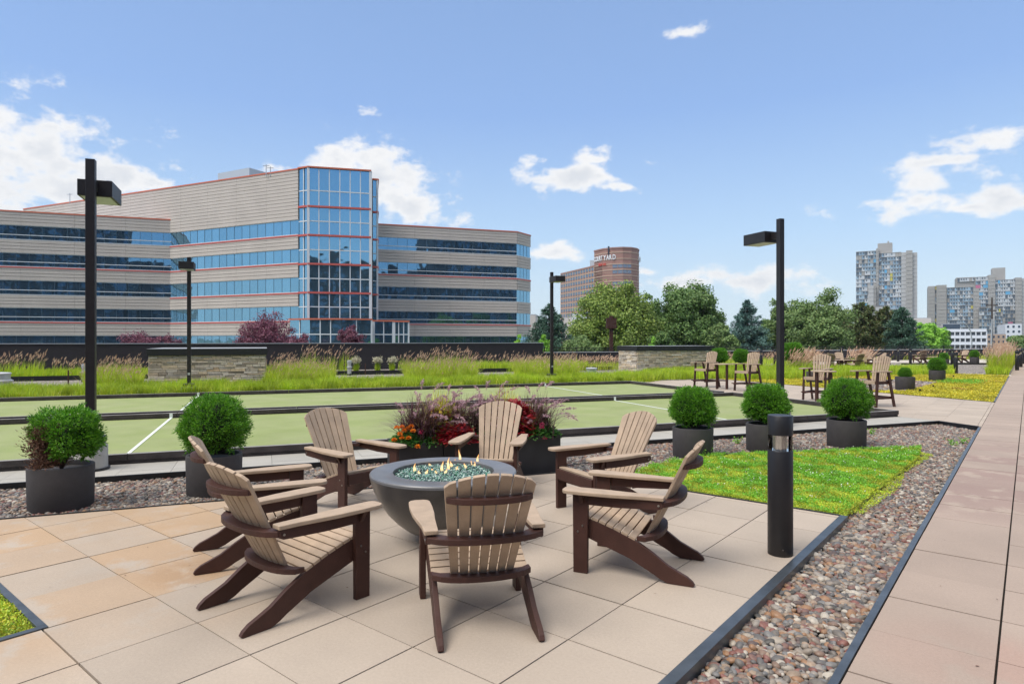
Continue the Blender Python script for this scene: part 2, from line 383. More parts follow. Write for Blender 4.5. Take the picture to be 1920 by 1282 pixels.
def gravel_sheet_mat():
    m = bpy.data.materials.new('gravel_bed'); m.use_nodes = True; nt = m.node_tree; N = nt.nodes; L = nt.links; b = N['Principled BSDF']
    tc = N.new('ShaderNodeTexCoord'); v = N.new('ShaderNodeTexVoronoi'); v.inputs['Scale'].default_value = 16; L.new(tc.outputs['Object'], v.inputs['Vector'])
    cr = N.new('ShaderNodeValToRGB'); sp = N.new('ShaderNodeSeparateColor'); L.new(v.outputs['Color'], sp.inputs[0]); L.new(sp.outputs[0], cr.inputs[0])
    e = cr.color_ramp.elements; e[0].color = (0.16, 0.14, 0.13, 1); e[1].color = (0.62, 0.56, 0.50, 1); k = e.new(0.5); k.color = (0.36, 0.30, 0.26, 1)
    d = N.new('ShaderNodeMapRange'); L.new(v.outputs['Distance'], d.inputs[0]); d.inputs[1].default_value = 0.3; d.inputs[2].default_value = 0.7; d.inputs[3].default_value = 1; d.inputs[4].default_value = 0.25
    s = N.new('ShaderNodeVectorMath'); s.operation = 'SCALE'; L.new(cr.outputs[0], s.inputs[0]); L.new(d.outputs[0], s.inputs['Scale'])
    L.new(s.outputs[0], b.inputs['Base Color']); b.inputs['Roughness'].default_value = 0.8
    bp = N.new('ShaderNodeBump'); bp.inputs['Strength'].default_value = 0.8; bp.inputs['Distance'].default_value = 0.03; bp.invert = True; L.new(v.outputs['Distance'], bp.inputs['Height']); L.new(bp.outputs[0], b.inputs['Normal'])
    return m
m_gsheet = gravel_sheet_mat()
# patio of sand coloured slabs (with the cut-out for the near left bed)
corner = None
lp = [lw(-14, BP), lw(3.6, BP)]
# intersection of patio's two far edges
def isect_y(b, y):                              # point on court line b with world y
    a = (y-b*math.cos(TH))/math.sin(TH); return lw(a, b)
pc = isect_y(BP, YP)
far_l = lw(-9, BP)
pat = MB()
def halfL(bmax, x0, x1, y0, y1):                # rectangle clipped to court b<bmax
    big = [lw(-80, -80), lw(80, -80), lw(80, bmax), lw(-80, bmax)]
    return clip([(x0, y0), (x1, y0), (x1, y1), (x0, y1)], ccw([(p.x, p.y) for p in big]))
slabs(pat, [halfL(BP, JX, XP, -3, YP), halfL(BP, -16, JX, JY-0.58, YP)], JX, JY, 0.61, seed=3, gap=0.010)
slabs(pat, [halfL(BP, -16, -6.0, -3, JY-0.58-0.001)], JX, JY, 0.61, seed=4, gap=0.010)
tag(pat.build('patio', m_slab), kind='structure')
# rose walkway
wk = MB(); slabs(wk, [[(XW, -4), (3.3, -4), (3.3, 70), (XW, 70)]], XW-0.001, 5.41, 0.59, seed=5, gap=0.011, celly=0.61)
tag(wk.build('walkway', m_walk), kind='structure')
sheet('walkway_joint_fill', [(XW, -4), (3.3, -4), (3.3, 70), (XW, 70)], -0.045, m_base)
# strip of grey slabs between courts and the black edging, then the court end paving
st = MB(); slabs(st, [[lw(-14, BK+0.03), lw(AE+0.02, BK+0.03), lw(AE+0.02, BD-0.01), lw(-14, BD-0.01)]], -1.735, BK+0.03-0.31, 0.61, frame='L', seed=6)
tag(st.build('side_path', m_strip), kind='structure')
e0 = lw(AE+0.03, 8.17); e1 = lw(AE+0.03, 22.4); e2 = lw(18.42, 22.4); e3 = lw(18.42, 11.4)
bp_reg = [(e0.x, e0.y), (XW-0.004, e0.y), (XW-0.004, 21.83), (e3.x, e3.y), (e2.x, e2.y), (e1.x, e1.y)]
# split into convex pieces
A0 = lw(AE+0.03, 8.15); A1 = lw(AE+0.03, 22.4)
bb = MB(); slabs(bb, [clip([(-16, 14.8), (XW-0.004, 14.8), (XW-0.004, 30), (-16, 30)], ccw([tuple(lw(AE+0.03, -20))[:2], tuple(lw(18.42, -20))[:2], tuple(lw(18.42, 22.4))[:2], tuple(lw(AE+0.03, 22.4))[:2]]))], JX, JY, 0.61, seed=8, gap=0.007)
tag(bb.build('court_end_paving', m_slab), kind='structure')
# gravel base sheets
sheet('gravel_underlay', [(-20, -5), (XW, -5), (XW, 15.3), (-20, 15.3)], -0.10, m_base)
far = [lw(-60, 20.9), lw(18.42, 20.9), lw(18.42, 10.5), (XW, 21.8), (XW, 75), lw(88, 38), lw(-60, 38)]
sheet('gravel_field', [(p[0], p[1]) for p in far], -0.035, m_gsheet, kind='stuff')

# ------------------------------------------------------------------ edgings
def bar2(mb, p, q, w, z0, z1, side=0.0, mi=0):
    p = Vector((p[0], p[1], 0)); q = Vector((q[0], q[1], 0)); d = (q-p).normalized(); n = Vector((-d.y, d.x, 0)); o = n*side*w
    pts = [p-n*w/2+o, q-n*w/2+o, q+n*w/2+o, p+n*w/2+o]
    return mb.prism([(t.x, t.y, z0) for t in pts], (0, 0, z1-z0), mi)
def edging(name, p, q, w, z0, z1, m, label, side=0.0):
    mb = MB(); bar2(mb, p, q, w, z0, z1, side); return tag(mb.build(name, m, bevel=0.002), label, 'edging')
edging('metal_edging', (XP+0.035, -3), (XP+0.035, YP+0.02), 0.068, -0.16, 0.006, m_edge, 'steel blue metal edging between the sand patio and the pebble strip beside the walkway')
edging('metal_edging', (XW-0.025, -4), (XW-0.025, 15.2), 0.042, -0.16, 0.006, m_edge, 'long grey metal edging along the left side of the rose walkway')
edging('metal_edging', (XP, YP+0.012), (pc.x, YP+0.012), 0.018, -0.1, 0.010, m_edgeblk, 'thin black edging between the sand patio and the yellow green sedum bed')
edging('metal_edging', lw(-14, BP+0.012), pc+Vector((0, 0, 0)), 0.018, -0.1, 0.012, m_edgeblk, 'thin black edging between the patio and the pebbles under the round planters')
edging('metal_edging', lw(-14, BK+0.01), lw(AE, BK+0.01), 0.03, -0.14, 0.012, m_edgeblk, 'tall black edging separating the pebbles from the grey slab path along the bowling court')
edging('metal_edging', lw(AE+0.01, BK+0.02), (XW-0.05, lw(AE, 8.18).y-0.05), 0.03, -0.14, 0.012, m_edgeblk, 'short black edging closing the far end of the pebble bed at the walkway')
mb = MB(); mb.box(JX-0.045, JX, -3, 1.165, -0.1, 0.008); mb.box(-6.0, JX-0.046, 1.12, 1.165, -0.1, 0.008)
tag(mb.build('metal_edging', m_edge), 'grey metal edging around the corner bed at the lower left of the patio', 'edging')
edging('metal_edging', (XW-0.02, 21.9), (XW-0.02, 38), 0.04, -0.1, 0.008, m_edge, 'pale metal edging between the far yellow sedum and the walkway')
edging('metal_edging', lw(18.45, 22), lw(18.45, 11.4), 0.02, -0.1, 0.008, m_edgeblk, 'thin dark edging along the front of the far yellow sedum field')

# ------------------------------------------------------------------ pebbles
PEB = [(0.42, 0.24, 0.14), (0.30, 0.13, 0.11), (0.10, 0.095, 0.09), (0.21, 0.19, 0.18), (0.36, 0.31, 0.27), (0.16, 0.155, 0.16), (0.28, 0.19, 0.15), (0.45, 0.40, 0.35), (0.14, 0.10, 0.095), (0.34, 0.26, 0.20), (0.22, 0.22, 0.23), (0.40, 0.30, 0.23), (0.55, 0.51, 0.46), (0.23, 0.13, 0.11), (0.19, 0.17, 0.155), (0.33, 0.30, 0.28)]
m_peb = mat('river_pebble', (0.3, 0.3, 0.3), 0.5, island=[tuple(v*0.72*k_ for v, k_ in zip(c, (1.0, 0.96, 0.88))) for c in PEB], var=0.18, vscale=45, ivar=0.12, const=True)
def ico(sub):
    bm = bmesh.new(); bmesh.ops.create_icosphere(bm, subdivisions=sub, radius=1); V = np.array([v.co[:] for v in bm.verts]); Fc = np.array([[v.index for v in f.verts] for f in bm.faces]); bm.free(); return V, Fc
def pebbles(name, regions, spacing, rad, z, sub, label=None):
    V0, F0 = ico(sub); C = []
    for poly in regions:
        xs = [p[0] for p in poly]; ys = [p[1] for p in poly]
        gx, gy = np.meshgrid(np.arange(min(xs), max(xs), spacing), np.arange(min(ys), max(ys), spacing*0.9)); P = np.stack([gx.ravel(), gy.ravel()], 1)
        P += RNG.uniform(-0.5, 0.5, P.shape)*spacing; C.append(P[inpoly(P, poly)])
    C = np.concatenate(C); n = len(C)
    r = rad*np.clip(RNG.lognormal(0, 0.28, n), 0.55, 2.0)
    sc = np.stack([r*RNG.uniform(0.9, 1.45, n), r*RNG.uniform(0.75, 1.0, n), r*RNG.uniform(0.5, 0.75, n)], 1)
    ang = RNG.uniform(0, 2*np.pi, n); tl = RNG.normal(0, 0.3, n)
    P = V0[None]*sc[:, None, :]
    P = P*(1+0.10*np.sin(V0[None, :, [1, 2, 0]]*2.3+RNG.uniform(0, 6, (n, 1, 3))))
    x, y, zz = P[..., 0], P[..., 1], P[..., 2]; ct, s_ = np.cos(tl)[:, None], np.sin(tl)[:, None]; x, zz = x*ct-zz*s_, x*s_+zz*ct
    ca, sa = np.cos(ang)[:, None], np.sin(ang)[:, None]
    Q = np.stack([x*ca-y*sa+C[:, 0:1], x*sa+y*ca+C[:, 1:2], zz+z+RNG.uniform(-0.006, 0.01, n)[:, None]], 2)
    Fc = (F0[None]+(np.arange(n)*len(V0))[:, None, None]).reshape(-1, 3)
    o = nmesh(name, Q.reshape(-1, 3), [Fc], m_peb, smooth=True); return tag(o, label, None, kind='stuff')
sed_poly = [(XP+0.04, YP+0.03), (pc.x+0.55, YP+0.03), tuple(at(1150, 893))[:2], tuple(at(1240, 868))[:2], tuple(at(1330, 852))[:2], tuple(at(1470, 848))[:2], tuple(at(1600, 842))[:2], tuple(at(1728, 838))[:2], tuple(at(1722, 858))[:2], tuple(at(1660, 905))[:2]]
inner = XW-0.05
pebbles('pebbles', [[(XP+0.06, 1.8), (inner, 1.8), (inner, 7.2), (XP+0.06, 7.2)]], 0.030, 0.0215, -0.067, 2)
pebbles('pebbles', [[tuple(lw(-4.2, BP+0.03))[:2], tuple(lw(4.6, BP+0.03))[:2], tuple(lw(4.6, BK-0.02))[:2], tuple(lw(-4.2, BK-0.02))[:2]]], 0.029, 0.0205, -0.067, 1)
gp = [tuple(lw(4.6, BK-0.02))[:2], tuple(lw(AE-0.05, BK-0.02))[:2], (inner, 15.1), (inner, 7.2), (XP+0.06, 7.2), (XP+0.06, 6.75), (pc.x, 6.75), tuple(lw(4.6, BP+0.03))[:2]]
pebbles('pebbles', [gp], 0.030, 0.021, -0.067, 1)

# ------------------------------------------------------------------ leaf cards and blades
def cards(P, D, Nn, L, W):
    """diamond leaves: base P, direction D, face normal hint Nn, length L, width W"""
    n = len(P); D = D/np.linalg.norm(D, axis=1, keepdims=True); S = np.cross(D, Nn); S /= (np.linalg.norm(S, axis=1, keepdims=True)+1e-9)
    L = np.broadcast_to(np.asarray(L, float), (n,))[:, None]; W = np.broadcast_to(np.asarray(W, float), (n,))[:, None]
    V = np.stack([P, P+D*L*0.45+S*W*0.5, P+D*L, P+D*L*0.45-S*W*0.5], 1).reshape(-1, 3)
    Fc = np.arange(n*4).reshape(n, 4); return V, Fc
def blades(P, h, lean, w, az=None, droop=0.35):
    """grass blades: 2 segment curved"""
    n = len(P); az = RNG.uniform(0, 2*np.pi, n) if az is None else az
    d = np.stack([np.cos(az), np.sin(az), np.zeros(n)], 1); fa = az+np.pi/2+RNG.normal(0, 0.6, n); s = np.stack([np.cos(fa), np.sin(fa), np.zeros(n)], 1)
    h = np.asarray(h)[:, None]; lean = np.asarray(lean)[:, None]; w = np.asarray(w)[:, None]; up = np.array([[0, 0, 1.0]])
    m1 = P+up*h*0.55+d*lean*h*0.35; tip = P+up*h*(1-droop*lean)+d*lean*h*1.05
    V = np.stack([P-s*w/2, P+s*w/2, m1+s*w*0.42, m1-s*w*0.42, tip], 1).reshape(-1, 3)
    b = np.arange(n)[:, None]*5
    return V, (b+np.array([[0, 1, 2, 3]])), (b+np.array([[3, 2, 4]])), tip
def join(lst):
    V = []; Q = []; T = []; o = 0
    for v, q, t in lst:
        V.append(v); 
        if q is not None: Q.append(q+o)
        if t is not None: T.append(t+o)
        o += len(v)
    return np.concatenate(V), [np.concatenate(x) for x in (Q, T) if x]

# ------------------------------------------------------------------ sedum
m_sed = mat('sedum_leaf', (0.2, 0.2, 0.05), 0.6, gain=1.35, island=[(0.16, 0.24, 0.02), (0.27, 0.35, 0.025), (0.12, 0.22, 0.02), (0.34, 0.35, 0.03), (0.22, 0.33, 0.025), (0.32, 0.24, 0.03), (0.34, 0.40, 0.03)], var=0.3, vscale=2.5, transl=0.25)
m_sed2 = mat('sedum_yellow', (0.3, 0.3, 0.05), 0.6, gain=1.2, island=[(0.30, 0.27, 0.018), (0.42, 0.37, 0.025), (0.20, 0.22, 0.02), (0.46, 0.36, 0.03), (0.33, 0.33, 0.03)], col2=(0.30, 0.15, 0.04), c2scale=0.7, c2range=(0.58, 0.72), var=0.3, vscale=1.5, transl=0.25)
m_clov = mat('clover_leaf', (0.1, 0.2, 0.03), 0.6, gain=1.25, island=[(0.07, 0.19, 0.015), (0.12, 0.28, 0.02), (0.17, 0.36, 0.03), (0.09, 0.23, 0.02)], var=0.2, vscale=5, transl=0.3)
m_flow = mat('clover_flower', (0.7, 0.7, 0.65), 0.7)
m_sedbase = mat('sedum_base', (0.16, 0.18, 0.02), 0.9, var=0.4, vscale=30, bump=1, bscale=60)
def cover(name, poly, dens, size, m, z=0.0, hgt=0.03, mask=None, label=None, bumpf=1.0, upr=0.8):
    P = scatter(poly, dens)
    if mask is not None: P = P[mask(P)]
    n = len(P); hz = (np.sin(P[:, 0]*9.1+np.sin(P[:, 1]*7.3)*2)+np.sin(P[:, 1]*11.7+P[:, 0]*3.1))*0.25+0.5
    B = np.stack([P[:, 0], P[:, 1], z+hgt*(0.2+0.8*hz*bumpf)*RNG.uniform(0.4, 1.0, n)], 1)
    D = RNG.normal(0, 1, (n, 3)); D[:, 2] = np.abs(D[:, 2])*upr+0.25; Nn = RNG.normal(0, 0.6, (n, 3))+np.array([0, 0, 1.0])
    V, Fc = cards(B, D, Nn, size*RNG.uniform(0.6, 1.3, n), size*0.62*RNG.uniform(0.7, 1.2, n))
    return tag(nmesh(name, V, [Fc], m), label, None, kind='stuff')
sheet('sedum_soil', sed_poly, -0.022, m_sedbase, kind='stuff')
cpts = [at(1440, 905), at(1560, 900), at(1500, 880), at(1380, 872), at(1660, 860), at(1600, 870), at(1710, 852)]
def clovermask(P):
    o = np.zeros(len(P))
    for (c, r) in zip(cpts, (0.36, 0.36, 0.36, 0.30, 0.32, 0.34, 0.3)): o = np.maximum(o, 1-np.hypot(P[:, 0]-c.x, P[:, 1]-c.y)/r)
    return o+0.25*np.sin(P[:, 0]*13)*np.sin(P[:, 1]*11)+RNG.normal(0, 0.12, len(P)) > 0.12
cover('sedum_groundcover', sed_poly, 16000, 0.017, m_sed, z=-0.022, hgt=0.055)
cover('clover_groundcover', sed_poly, 11000, 0.021, m_clov, z=0.0, hgt=0.075, mask=clovermask)
cover('clover_blossoms', sed_poly, 150, 0.017, m_flow, z=0.05, hgt=0.035, mask=clovermask)
lb = [(-6.2, -0.5), (JX-0.05, -0.5), (JX-0.05, 1.12), (-6.2, 1.12)]
sheet('sedum_soil', lb, -0.03, m_sedbase, kind='stuff')
cover('sedum_groundcover', lb, 15000, 0.019, m_sed, z=-0.03, hgt=0.075)
# spill over the pebbles on the sedum's right side
spill = [(XP+0.02, YP+0.1), (XP+0.14, YP+0.4), (XP+0.24, 8.6), (XP+0.16, 9.6), (XP+0.3, 11.3), (XP-0.1, 11.5), (XP-0.2, 9), (XP-0.1, 7)]
cover('sedum_groundcover', spill, 7000, 0.018, m_sed, z=-0.06, hgt=0.07)
# far sedum field
gq = [at(1560, 727), at(1572, 709), at(1660, 712), at(1760, 716), at(1742, 722), at(1700, 733), at(1640, 733), at(1590, 731)]
sed2 = [lw(18.46, 22.2), lw(18.46, 11.45), (XW-0.05, 21.95), (XW-0.05, 38.4), (-3.0, 38.4), at(1600, 706), at(1450, 712), at(1345, 710)]
sed2 = [(p[0], p[1]) for p in sed2]
sheet('sedum_soil', sed2, -0.03, m_sedbase, kind='stuff')
sheet('gravel_patch', [(p[0], p[1]) for p in gq], -0.012, m_gsheet, kind='stuff')
gqx = [(p[0], p[1]) for p in gq]
cover('sedum_groundcover', sed2, 1500, 0.055, m_sed2, z=-0.03, hgt=0.07, mask=lambda P: ~inpoly(P, gqx), upr=0.4)
gc = [at(1800, 716), at(1760, 719)]
cover('clover_groundcover', sed2, 700, 0.05, m_clov, z=0.0, hgt=0.09, mask=lambda P: np.hypot((P[:, 0]-gc[0].x)/0.55, (P[:, 1]-gc[0].y)/1.5)+0.3*np.sin(P[:, 0]*5)+RNG.normal(0, 0.3, len(P)) < 0.9)
pebbles('pebbles', [gqx], 0.075, 0.048, -0.012, 1)

# ------------------------------------------------------------------ bocce courts
m_turf = mat('bocce_turf', (0.238, 0.285, 0.098), 0.9, var=0.06, vscale=1.5, fine=0.10, fscale=160, bump=0.3, bscale=240, col2=(0.285, 0.31, 0.145), c2scale=1.2, c2range=(0.35, 0.75))
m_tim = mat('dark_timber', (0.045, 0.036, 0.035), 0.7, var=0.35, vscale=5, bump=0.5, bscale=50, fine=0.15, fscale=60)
def court(b0, b1, label, lines):
    o = empty('bocce_court', lw(0, 0), 0, label, 'bocce court', 'bocce courts side by side')
    def piece(name, a0, a1, c0, c1, z0, z1, m, bev=0.004):
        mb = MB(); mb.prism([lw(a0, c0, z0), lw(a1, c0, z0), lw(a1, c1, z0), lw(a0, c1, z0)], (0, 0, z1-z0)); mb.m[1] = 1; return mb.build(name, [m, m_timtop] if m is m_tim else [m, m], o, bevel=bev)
    piece('turf', -14, AE-0.09, b0+0.095, b1-0.095, -0.03, 0.03, m_turf, 0)
    ZT = 0.135
    # each long side is built from timbers laid end to end, on a recessed lower course
    for (c0, c1) in ((b0, b0+0.09), (b1-0.09, b1)):
        a = -14.0; k = 0
        cuts = [-14, -9.2, -4.35, -1.74, 0.7, 4.4, 7.9, 10.4, AE]
        for i in range(len(cuts)-1):
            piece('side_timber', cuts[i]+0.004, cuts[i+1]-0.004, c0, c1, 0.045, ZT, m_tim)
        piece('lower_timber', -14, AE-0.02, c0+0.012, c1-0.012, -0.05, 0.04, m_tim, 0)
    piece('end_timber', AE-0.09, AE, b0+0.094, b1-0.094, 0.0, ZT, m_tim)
    for a0 in lines:
        mb = MB(); mb.prism([lw(a0-0.025, b0+0.1, 0.034), lw(a0+0.025, b0+0.1, 0.034), lw(a0+0.025, b1-0.1, 0.034), lw(a0-0.025, b1-0.1, 0.034)], (0, 0, 0.003))
        mb.prism([lw(a0-0.03, b1-0.094, 0.034), lw(a0+0.03, b1-0.094, 0.034), lw(a0+0.03, b1-0.094, ZT-0.005), lw(a0-0.03, b1-0.094, ZT-0.005)], tuple(lw(0, -0.003)))
        mb.build('line_marking', m_white, o)
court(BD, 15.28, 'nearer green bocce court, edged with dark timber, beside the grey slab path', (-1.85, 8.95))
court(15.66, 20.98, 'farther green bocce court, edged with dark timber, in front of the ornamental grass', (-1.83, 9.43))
sheet('court_gap', [lw(-14, 15.3), lw(AE, 15.3), lw(AE, 15.64), lw(-14, 15.64)], -0.04, m_base)

# ------------------------------------------------------------------ adirondack chairs
PHI = R(27.5)
def back_pt(s, t, k, phi, oy, oz, half, curve=0.045):
    Tn = Vector((0, -math.sin(phi), math.cos(phi))); Nn = Vector((0, -math.cos(phi), -math.sin(phi)))
    return Vector((s, oy, oz))+Tn*t+Nn*(curve*(1-(s/half)**2)+k)
def backrest(o, length, phi, oy, oz, wb=0.054, wt=0.077, t0=0.004, nb=7, drop=1.35, gp_=0.0045):
    mb = MB(); half = 0.28
    for i in range(nb):
        k = i-(nb-1)/2
        cb = k*wb; ct = k*wt; hb = wb/2-gp_; ht = wt/2-gp_*1.2
        def tt(s): return length-drop*s*s
        outer = abs(k) > 2.5
        s3 = [ct-ht, ct, ct+ht]; tz = [tt(s) for s in s3]
        if outer:
            j = 2 if k > 0 else 0; s3[j] -= math.copysign(0.004, k); tz[j] -= 0.012
        front = [back_pt(cb-hb, t0, 0, phi, oy, oz, half), back_pt(cb+hb, t0, 0, phi, oy, oz, half)]+[back_pt(s3[j], tz[j], 0, phi, oy, oz, half) for j in (2, 1, 0)]
        vec = Vector((0, -math.cos(phi), -math.sin(phi)))*0.021
        mb.prism(front, vec)
    return mb.build('backrest', m_tan, o, bevel=0.003)
def brace(o, t, w, arc, phi, oy, oz, th=0.03, flat=None, mname='back_rail'):
    """horizontal rail behind the slats with a bowed rear edge"""
    half = 0.28; Tn = Vector((0, -math.sin(phi), math.cos(phi))); z = oz+t*math.cos(phi)
    wf = flat or w; n = 12; pts = []
    for i in range(n+1):                         # front edge follows slat backs
        s = -w+2*w*i/n; ss = max(-half, min(half, s)); p = back_pt(ss, t, 0.022, phi, oy, oz, half)
        pts.append((s, p.y-(0 if abs(s) < half else -0.03), z))
    for i in range(n+1):
        u = 1-2*i/n; s = w*u; e = max(0.0, 1-(u/0.93)**2)
        pts.append((s, oy-math.tan(phi)*0-t*math.sin(phi)-0.052-arc*math.sqrt(e), z))
    mb = MB(); mb.prism([(p[0], p[1], p[2]-th/2) for p in pts], (0, 0, th)); return mb.build(mname, m_brn, o, bevel=0.003)
def adirondack(label, group):
    o = empty('adirondack_chair', (0, 0, 0), 0, label, 'adirondack chair', group)
    prof = [(0.37, 0.40), (0.22, 0.372), (0.1, 0.335), (0.0, 0.295), (-0.08, 0.262), (-0.19, 0.196), (-0.29, 0.125), (-0.37, 0.086), (-0.42, 0.063), (-0.455, 0.036), (-0.47, 0.012), (-0.455, 0.0), (-0.29, 0.002), (-0.235, 0.024), (-0.19, 0.052), (-0.1, 0.098), (-0.03, 0.136), (0.12, 0.19), (0.37, 0.28)]
    for s in (-1, 1):
        mb = MB(); x0 = s*0.265 if s > 0 else -0.298
        mb.prism([(x0, y, z) for (y, z) in prof], (0.033, 0, 0)); mb.build('rear_leg', m_brn, o, bevel=0.004)
        mb = MB(); x0 = 0.299 if s > 0 else -0.337
        mb.prism([(x0, 0.275, 0), (x0, 0.38, 0), (x0, 0.385, 0.576), (x0, 0.27, 0.576)], (0.038, 0, 0)); lg = mb.build('front_leg', m_brn, o, bevel=0.004)
        xb = s*0.337
        for (y, z) in ((0.31, 0.345), (0.345, 0.30)):
            mb = MB(); mb.tube([(xb-s*0.002, y, z), (xb+s*0.004, y, z)], 0.0075, 8); mb.build('bolt', m_bolt, lg)
        # arm rest: paddle shape
        arm = [(0.262, 0.41), (0.275, 0.44), (0.30, 0.455), (0.36, 0.455), (0.39, 0.44), (0.403, 0.41), (0.405, 0.28), (0.398, 0.12), (0.38, -0.02), (0.362, -0.14), (0.355, -0.27), (0.275, -0.27), (0.272, -0.14), (0.268, 0.0), (0.26, 0.12), (0.258, 0.28)]
        mb = MB(); mb.prism([(s*x, y, 0.577) for (x, y) in arm], (0, 0, 0.026)); mb.build('armrest', m_tan, o, bevel=0.005)
        mb = MB(); x0 = 0.315 if s > 0 else -0.345
        mb.prism([(x0, 0.268, 0.50), (x0, 0.268, 0.575), (x0, -0.262, 0.575), (x0, -0.262, 0.528), (x0, -0.235, 0.515), (x0, 0.05, 0.50)], (0.03, 0, 0)); asup = mb.build('arm_support', m_brn, o, bevel=0.003); mb = MB(); mb.tube([(s*0.3445, -0.235, 0.545), (s*0.351, -0.235, 0.545)], 0.0075, 8); mb.build('bolt', m_bolt, asup)
        mb = MB(); mb.prism([(s*0.339, 0.30, 0.575), (s*0.385, 0.30, 0.575), (s*0.339, 0.30, 0.50)], (0, 0.03, 0)); mb.build('arm_bracket', m_brn, o, bevel=0.002)
    # seat slats
    mb = MB(); pts = [(0.388, 0.385), (0.37, 0.416), (0.33, 0.421), (0.20, 0.388), (0.06, 0.340), (-0.07, 0.283)]
    path = []
    for i in range(1, len(pts)-1):
        n = 8
        for k in range(n): path.append((pts[i][0]+(pts[i+1][0]-pts[i][0])*k/n, pts[i][1]+(pts[i+1][1]-pts[i][1])*k/n))
    path.append(pts[-1])
    tot = 0; cum = [0]
    for i in range(1, len(path)): tot += math.dist(path[i], path[i-1]); cum.append(tot)
    def on(s):
        for i in range(1, len(path)):
            if cum[i] >= s-1e-9:
                u = (s-cum[i-1])/(cum[i]-cum[i-1]); return (path[i-1][0]+(path[i][0]-path[i-1][0])*u, path[i-1][1]+(path[i][1]-path[i-1][1])*u)
    ns = 8; w = tot/ns
    for i in range(ns):
        a = on(i*w+0.004); b = on(min(tot, (i+1)*w-0.004)); d = Vector((0, a[0]-b[0], a[1]-b[1])).normalized(); nrm = Vector((0, -d.z, d.y)); nrm = nrm if nrm.z > 0 else -nrm
        t = nrm*-0.02
        mb.prism([(-0.296, a[0], a[1]), (-0.296, b[0], b[1]), (-0.296, b[0]+t.y, b[1]+t.z), (-0.296, a[0]+t.y, a[1]+t.z)], (0.592, 0, 0))
    mb.build('seat', m_tan, o, bevel=0.003)
    mb = MB(); mb.box(-0.296, 0.296, 0.372, 0.394, 0.30, 0.398); mb.build('front_apron', m_brn, o, bevel=0.003)
    backrest(o, 0.80, PHI, -0.075, 0.27)
    brace(o, 0.02, 0.30, 0.095, PHI, -0.075, 0.27, 0.034); brace(o, 0.315, 0.34, 0.10, PHI, -0.075, 0.27, 0.034); brace(o, 0.60, 0.245, 0.085, PHI, -0.075, 0.27, 0.034)
    return o
def place(o, X, Y, hx, hy, org=0.0):             # view frame position and heading
    n = math.hypot(hx, hy); hx /= n; hy /= n
    o.location = cw(X+hx*org, Y+hy*org); w = cw(hx, hy); o.rotation_euler = (0, 0, math.atan2(w.y, w.x)-math.pi/2)
GA = 'adirondack chairs around the fire bowl'
ch = adirondack('nearest chair at the fire bowl, its back to the viewer', GA)
place(ch, -0.11, 3.485, -0.17, 0.765, 0.45)
for (X, Y, hx, hy, lab) in [(-1.735, 3.775, 0.655, 0.756, 'chair at front left of the fire bowl, seen from behind with its seat visible'),
                            (-2.395, 4.805, 0.89, 0.454, 'chair at far left, mostly hidden behind the front left chair, close to a round planter'),
                            (-2.02, 6.81, 0.77, -0.63, 'chair left behind the fire bowl, facing right in front of the bowling court'),
                            (-0.13, 7.56, -0.18, -0.98, 'chair directly behind the fire bowl facing the viewer, in front of the flower box'),
                            (1.33, 6.48, -0.879, -0.477, 'right rear chair at the fire bowl, facing left and partly to the viewer'),
                            (1.34, 4.59, -0.72, 0.31, 'chair at the right front seen from its side, facing left, next to the black bollard')]:
    place(copy_tree(ch, label=lab), X, Y, hx, hy, 0.45)

# ------------------------------------------------------------------ fire bowl
PIT = cw(-0.575, 5.35)
pit = empty('fire_bowl', PIT, 0, 'round dark concrete fire bowl filled with green glass and small flames', 'fire bowl')
mb = MB(); mb.lathe([(0.20, 0.0), (0.20, 0.055)], 48); mb.build('pedestal', m_bowl, pit, smooth='auto')
prof = [(0.17, 0.056), (0.24, 0.075), (0.32, 0.12), (0.40, 0.185), (0.47, 0.26), (0.53, 0.35), (0.575, 0.44), (0.602, 0.52), (0.613, 0.560)]
mb = MB(); mb.lathe(prof, 72); mb.f = [f for f in mb.f if len(f) == 4]; mb.m = mb.m[:len(mb.f)]; mb.build('bowl', m_bowl, pit, smooth='auto')
m_rim = mat('bowl_rim_sky_sheen', (0.135, 0.135, 0.14), 0.32, var=0.12, vscale=9, fine=0.1, fscale=120, spec=0.6)  # bowl's own concrete, made paler: the sky's sheen is put into the colour
mb = MB(); mb.lathe([(0.613, 0.5605), (0.612, 0.578), (0.604, 0.586), (0.43, 0.588), (0.422, 0.583), (0.418, 0.50)], 72); mb.f = [f for f in mb.f if len(f) == 4]; mb.m = mb.m[:len(mb.f)]; mb.build('rim', m_rim, pit, smooth='auto')
mb = MB(); mb.lathe([(0.416, 0.515), (0.416, 0.535), (0.01, 0.54)], 48); mb.build('burner_tray', m_blk, pit)
m_glass = mat('fire_glass', (0.1, 0.2, 0.15), 0.12, island=[(0.01, 0.03, 0.025), (0.03, 0.12, 0.09), (0.02, 0.05, 0.05), (0.18, 0.34, 0.28), (0.01, 0.02, 0.02), (0.03, 0.20, 0.10), (0.45, 0.55, 0.5), (0.02, 0.09, 0.07)], spec=0.9)
V0, F0 = ico(1); n = 2600
ang = RNG.uniform(0, 2*np.pi, n); rr = 0.40*np.sqrt(RNG.uniform(0, 1, n)); C = np.stack([rr*np.cos(ang), rr*np.sin(ang), 0.548+RNG.uniform(-0.006, 0.014, n)], 1)
sc = RNG.uniform(0.006, 0.014, (n, 1, 3)); P = V0[None]*sc*(1+RNG.uniform(-0.35, 0.35, (n, len(V0), 1)))+C[:, None]
nmesh('fire_glass', P.reshape(-1, 3), [(F0[None]+(np.arange(n)*len(V0))[:, None, None]).reshape(-1, 3)], m_glass, pit)
